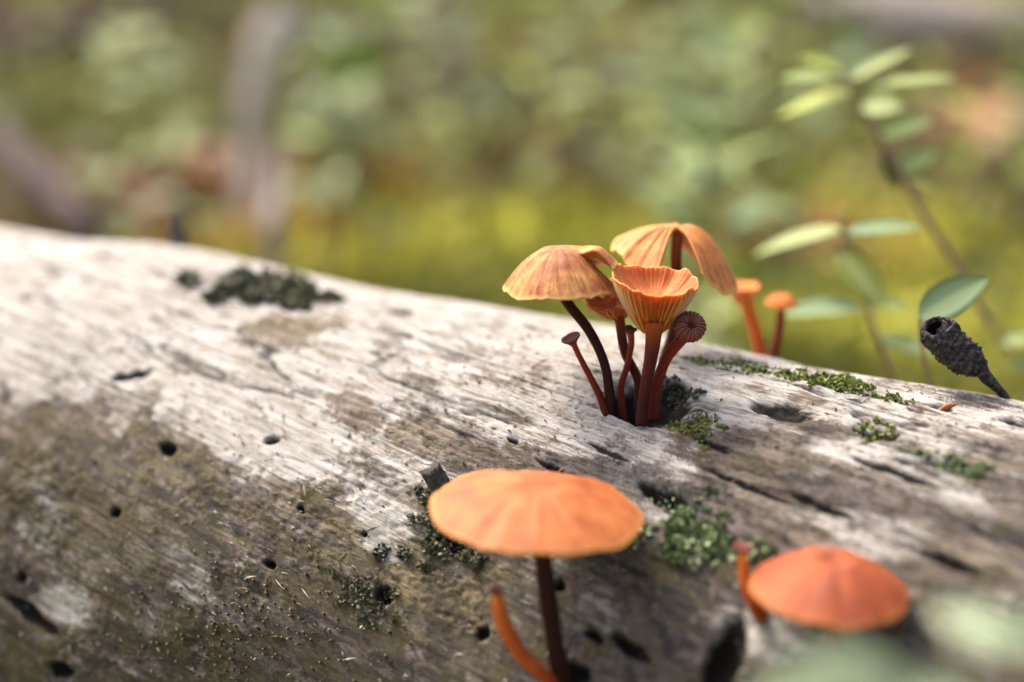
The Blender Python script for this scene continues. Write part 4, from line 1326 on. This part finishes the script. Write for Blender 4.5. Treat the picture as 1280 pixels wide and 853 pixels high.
# (pixel where the crown sits, distance, size, kind): crowns are put where they stand and rooted on the floor below
SPOT = [(110, 150, .95, 'm'), (170, 130, 1.0, 'p'), (215, 170, .9, 'm'), (60, 120, 1.1, 'm'), (240, 190, .85, 'p'), (255, 110, 1.1, 'm'), (20, 110, 1.2, 'm'), (150, 60, 1.5, 'm'), (230, 50, 1.5, 'm'),
        (375, 110, .9, 'p'), (400, 150, .85, 'p'), (440, 170, .95, 'p'), (455, 130, 1.0, 'p'), (410, 190, .8, 'd'), (350, 160, 1.0, 'm'), (425, 200, .75, 'd'), (500, 150, 1.0, 'm'), (520, 190, .9, 'm'),
        (480, 60, 1.3, 'm'), (545, 60, 1.3, 'p'), (610, 110, 1.1, 'p'), (580, 130, 1.0, 'm'), (640, 150, .95, 'm'), (690, 130, 1.0, 'd'), (650, 60, 1.3, 'm'), (720, 70, 1.2, 'p'), (740, 150, .95, 'm'),
        (790, 90, 1.1, 'm'), (780, 160, .9, 'p'), (840, 130, .9, 'p'), (880, 120, .8, 'p'), (900, 160, .8, 'm'), (860, 180, .75, 'p'), (940, 180, .8, 'p'), (930, 110, 1.0, 'm'), (830, 40, 1.4, 'm'), (900, 40, 1.4, 'p'),
        (980, 60, 1.2, 'm'), (960, 220, .7, 'm'), (880, 250, .62, 'p'), (920, 270, .6, 'm'), (1010, 200, .75, 'm'), (1000, 110, 1.0, 'm'), (1050, 170, .85, 'm'), (1010, 250, .6, 'p'), (880, 330, .48, 'p'), (850, 345, .46, 'p'),
        (1040, 60, 1.4, 'm'), (1230, 220, .6, 'm'), (1265, 250, .6, 'd'), (1255, 120, .9, 'p'), (1270, 90, 1.0, 'p'), (1130, 170, 1.0, 'm'), (1215, 270, .6, 'm'), (1080, 240, .65, 'm'),
        (60, 200, .8, 'd'), (120, 215, .75, 'd'), (0, 190, .8, 'm'), (690, 200, .9, 'd'), (560, 220, .8, 'm'), (600, 200, .9, 'm'), (800, 220, .75, 'm'), (1100, 90, 1.3, 'd'), (1240, 140, 1.1, 'd')]
SPOT += [(385, 105, .68, 'p'), (405, 150, .64, 'p'), (465, 170, .66, 'p'), (235, 140, .7, 'p'), (105, 165, .66, 'p'), (600, 100, .75, 'p'), (860, 120, .62, 'p'), (900, 205, .56, 'p'), (955, 160, .6, 'p'),
         (770, 60, .8, 'p'), (690, 70, .8, 'm'), (545, 130, .75, 'm'), (1030, 30, .8, 'p')]
for px, py, d, k in SPOT:
    p = at(px, py, d)
    g = float(terrain(p[0], p[1]))
    place_sprig(k, p[0], p[1], max(0.35, min(1.5, (p[2] - g + 0.02) / 0.12)))
for i in range(46):                                    # the undergrowth goes on towards the back and the sides
    d = PR.uniform(1.2, 2.8); px = PR.uniform(-60, 1340)
    p = at(px, 0, d)
    place_sprig(PR.choice('mmpd'), p[0], p[1], PR.uniform(0.7, 1.5))

# ------------------------------------------------------------------ moss carpet (uncountable)


def mat_carpet():
    n = NT('moss_carpet', 0.85, 0.2)
    tint = n.t.nodes.new('ShaderNodeAttribute'); tint.attribute_name = 'tint'
    sp = n.t.nodes.new('ShaderNodeSeparateColor'); n.t.links.new(tint.outputs['Color'], sp.inputs[0])
    tn = n.attr('tone')
    g = n.ramp(tn, [(0, (0.07, 0.072, 0.018)), (0.5, (0.17, 0.165, 0.04)), (1, (0.28, 0.26, 0.08))])
    c = n.mix(sp.outputs[2], g, n.ramp(tn, [(0, (0.28, 0.29, 0.035)), (0.5, (0.44, 0.44, 0.06)), (1, (0.56, 0.54, 0.11))]))
    c = n.mix(sp.outputs[0], c, n.ramp(tn, [(0, (0.18, 0.06, 0.018)), (0.5, (0.42, 0.17, 0.035)), (1, (0.56, 0.32, 0.07))]))
    c = n.mix(sp.outputs[1], c, n.ramp(tn, [(0, (0.08, 0.05, 0.038)), (0.5, (0.20, 0.14, 0.11)), (1, (0.34, 0.26, 0.21))]))
    return n.done(c)


def carpet():
    rs = np.random.RandomState(77)
    N = 110000
    d = 0.36 + 2.6 * rs.rand(N) ** 1.6
    x = d * rs.uniform(-0.75, 0.75, N); y = d
    z = terrain(x, y)
    tint = ground_tint(x, y)
    az = rs.uniform(0, 6.283, N); L = rs.uniform(0.006, 0.016, N) * (0.8 + 0.5 * d); lean = rs.uniform(0.1, 0.9, N)
    dx, dy = np.cos(az), np.sin(az); w = L * rs.uniform(0.10, 0.22, N)
    p = np.stack([x, y, z - 0.001], -1)
    sd = np.stack([-dy, dx, 0 * dx], -1) * w[:, None]
    mid = p + np.stack([dx * lean * L * 0.4, dy * lean * L * 0.4, L * 0.6], -1)
    tip = p + np.stack([dx * lean * L, dy * lean * L, L * (1.05 - 0.4 * lean)], -1)
    V = np.stack([p - sd * 0.5, p + sd * 0.5, mid + sd, tip, mid - sd], 1).reshape(-1, 3)
    o = np.arange(N)[:, None] * 5
    Fa = np.concatenate([o + [0, 1, 2], o + [0, 2, 4], o + [4, 2, 3]], 0)
    tone = np.repeat(np.clip(rs.normal(0.5, 0.22, N), 0, 1), 5)
    m = mesh('moss_carpet', V, Fa, mat_carpet(), {'tint': np.repeat(tint, 5, 0), 'tone': tone})
    obj('moss_carpet', m, None, None, 'yellow green and rusty moss covering the forest floor', 'moss', kind='stuff')


carpet()

# ------------------------------------------------------------------ dead wood and dead leaves on the floor
M_DEAD = mat_simple('dead_wood', [(0.3, (0.14, 0.12, 0.11)), (0.55, (0.27, 0.235, 0.215)), (0.75, (0.38, 0.34, 0.32))], 60, 0.9, 0.2, 0.004)
M_DEAD_D = mat_simple('dead_wood_dark', [(0.3, (0.035, 0.026, 0.026)), (0.55, (0.085, 0.062, 0.06)), (0.75, (0.16, 0.12, 0.115))], 60, 0.9, 0.2, 0.004)


def branch(label, path, mat, arms=(), name='dead_branch', cat='branch'):
    P = [at(a, b, d) for a, b, d, w in path]; rr = [w / 2 / FPX * d for a, b, d, w in path]
    foot = P[-1].copy(); g = float(terrain(foot[0], foot[1]))
    if foot[2] > g:                                    # it reaches down into the moss
        e = np.array([foot[0], foot[1] + 0.01, g - 0.01]); P.append(e); rr.append(rr[-1]); foot = e
    t = thing(name, foot, label, cat)
    V, Fc, A = tube(P, rr, 50, 14, 9, 0.18)
    part('main_limb', V, Fc, mat, t, A)
    for arm in arms:
        V, Fc, A = tube([at(a, b, d) for a, b, d, w in arm], [w / 2 / FPX * d for a, b, d, w in arm], 30, 12, 4, 0.18)
        part('side_limb', V, Fc, mat, t, A)


branch('pale grey upright dead branch with a level side limb among the shrub sprigs',
       [(345, 20, .92, 34), (335, 55, .9, 46), (318, 130, .88, 36), (312, 220, .86, 34), (320, 300, .84, 34)], M_DEAD,
       [[(335, 50, .9, 36), (390, 36, .95, 30), (450, 34, 1.0, 26), (520, 46, 1.05, 14)]])
branch('dark brown dead branch slanting down towards the left end of the log',
       [(-10, 160, .62, 30), (30, 205, .60, 42), (70, 250, .58, 44), (110, 300, .56, 36)], M_DEAD_D)
branch('thin dark slanting dead branch crossing behind the upright grey one',
       [(510, -30, 1.2, 30), (555, 30, 1.15, 40), (585, 90, 1.1, 38), (590, 150, 1.05, 30)], M_DEAD_D)
branch('brown dead branch lying flat at the back of the clearing', [(-40, 80, 1.5, 20), (60, 50, 1.6, 24), (160, 18, 1.7, 24), (220, -10, 1.8, 18)], M_DEAD_D)
branch('long greyish brown fallen branch far behind the tall sprig', [(1010, -10, 1.7, 60), (1100, 15, 1.65, 90), (1200, 32, 1.6, 95), (1330, 40, 1.55, 90)], M_DEAD)
branch('short pale stick propped up between the moss and the log crest', [(352, 180, .6, 10), (345, 240, .58, 20), (340, 300, .56, 26)], M_DEAD)


def mat_dead_leaf():
    n = NT('dead_leaf', 0.75, 0.3)
    f = n.noise(n.coord(), 70, 4)
    c = n.mix(n.objrand(), (0.26, 0.105, 0.04), (0.42, 0.28, 0.19))
    c = n.mix(n.maprange(f, 0.4, 0.7, 0, 0.6), c, (0.13, 0.075, 0.05))
    return n.done(c)


M_DLF = mat_dead_leaf()
DLM = []
for k in range(3):
    V, Fc, rib = leaf_geo(0.07, (0.04, 0.05, 0.035)[k], (-0.1, 0.15, -0.25)[k], (0.5, 0.3, 0.7)[k], 13, 0.0005)
    V[:, 2] += 0.004 * np.sin(V[:, 0] * 150 + k) + 0.003 * np.sin(V[:, 1] * 260 + V[:, 0] * 90)
    DLM.append(mesh('dead_leaf', V, Fc, M_DLF, {'rib': rib}))
DR = random.Random(9)
DLV = []
for i, (px, py, s) in enumerate([(640, 238, 1.1), (690, 242, 1.0), (738, 232, 1.0), (300, 262, .8), (232, 250, .8), (405, 258, .8), (180, 258, .8), (1195, 170, 1.3), (1215, 120, 1.3), (1170, 140, 1.2), (60, 268, .9),
                                 (575, 105, 1.5), (560, 245, .8), (1080, 60, 1.6), (900, 30, 2.0), (1265, 330, .5), (1010, 320, .5), (1245, 60, 1.5), (120, 40, 1.6), (30, 20, 1.8), (455, 240, .8), (270, 285, .7)]):
    p = ground_hit(px, py)
    o = obj('dead_leaf', DLM[i % 3], None, (p[0], p[1], float(terrain(p[0], p[1])) + 0.006), 'curled brown dead leaf lying on the moss behind the log', 'leaf', 'dead leaves on the forest floor')
    DLV.append(o)
    o.rotation_euler = (DR.uniform(-.3, .5), DR.uniform(-.4, .3), DR.uniform(0, 6.28)); o.scale = (s, s, s)

# ------------------------------------------------------------------ which one: by the landmark it stands closest to
MARKS = [('the upright grey dead branch', at(318, 130, .88)), ('the dark branch slanting to the log', at(30, 205, .6)), ('the thin dark slanting branch', at(570, 60, 1.13)),
         ('the flat brown branch far back', at(100, 35, 1.65)), ('the long fallen branch far back', at(1150, 20, 1.63)), ('the tall arching sprig', at(1120, 205, .285)),
         ('the short pale propped stick', at(345, 240, .58)), ('the split tent-like cap', at(848, 285, .225))]
RANK = ['nearest', 'second nearest', 'third nearest', 'fourth nearest', 'fifth nearest', 'sixth nearest', 'seventh nearest', 'eighth nearest']


def single_out(objs, head):
    best = {}
    for mi, (nm, p) in enumerate(MARKS):
        order = sorted(objs, key=lambda o: (o.location - Vector(p)).length)
        for r, o in enumerate(order[:len(RANK)]):
            if o.name not in best or r < best[o.name][0]: best[o.name] = (r, nm)
    for o in objs:
        if o.name in best:
            r, nm = best[o.name]
            o['label'] = head + ', ' + RANK[r] + ' to ' + nm


single_out(ALL['p'], 'pale green shrub sprig on moss')
single_out(ALL['m'], 'mid green shrub sprig on moss')
single_out(ALL['d'], 'dark green shrub sprig on moss')
single_out(DLV, 'curled brown dead leaf on moss')
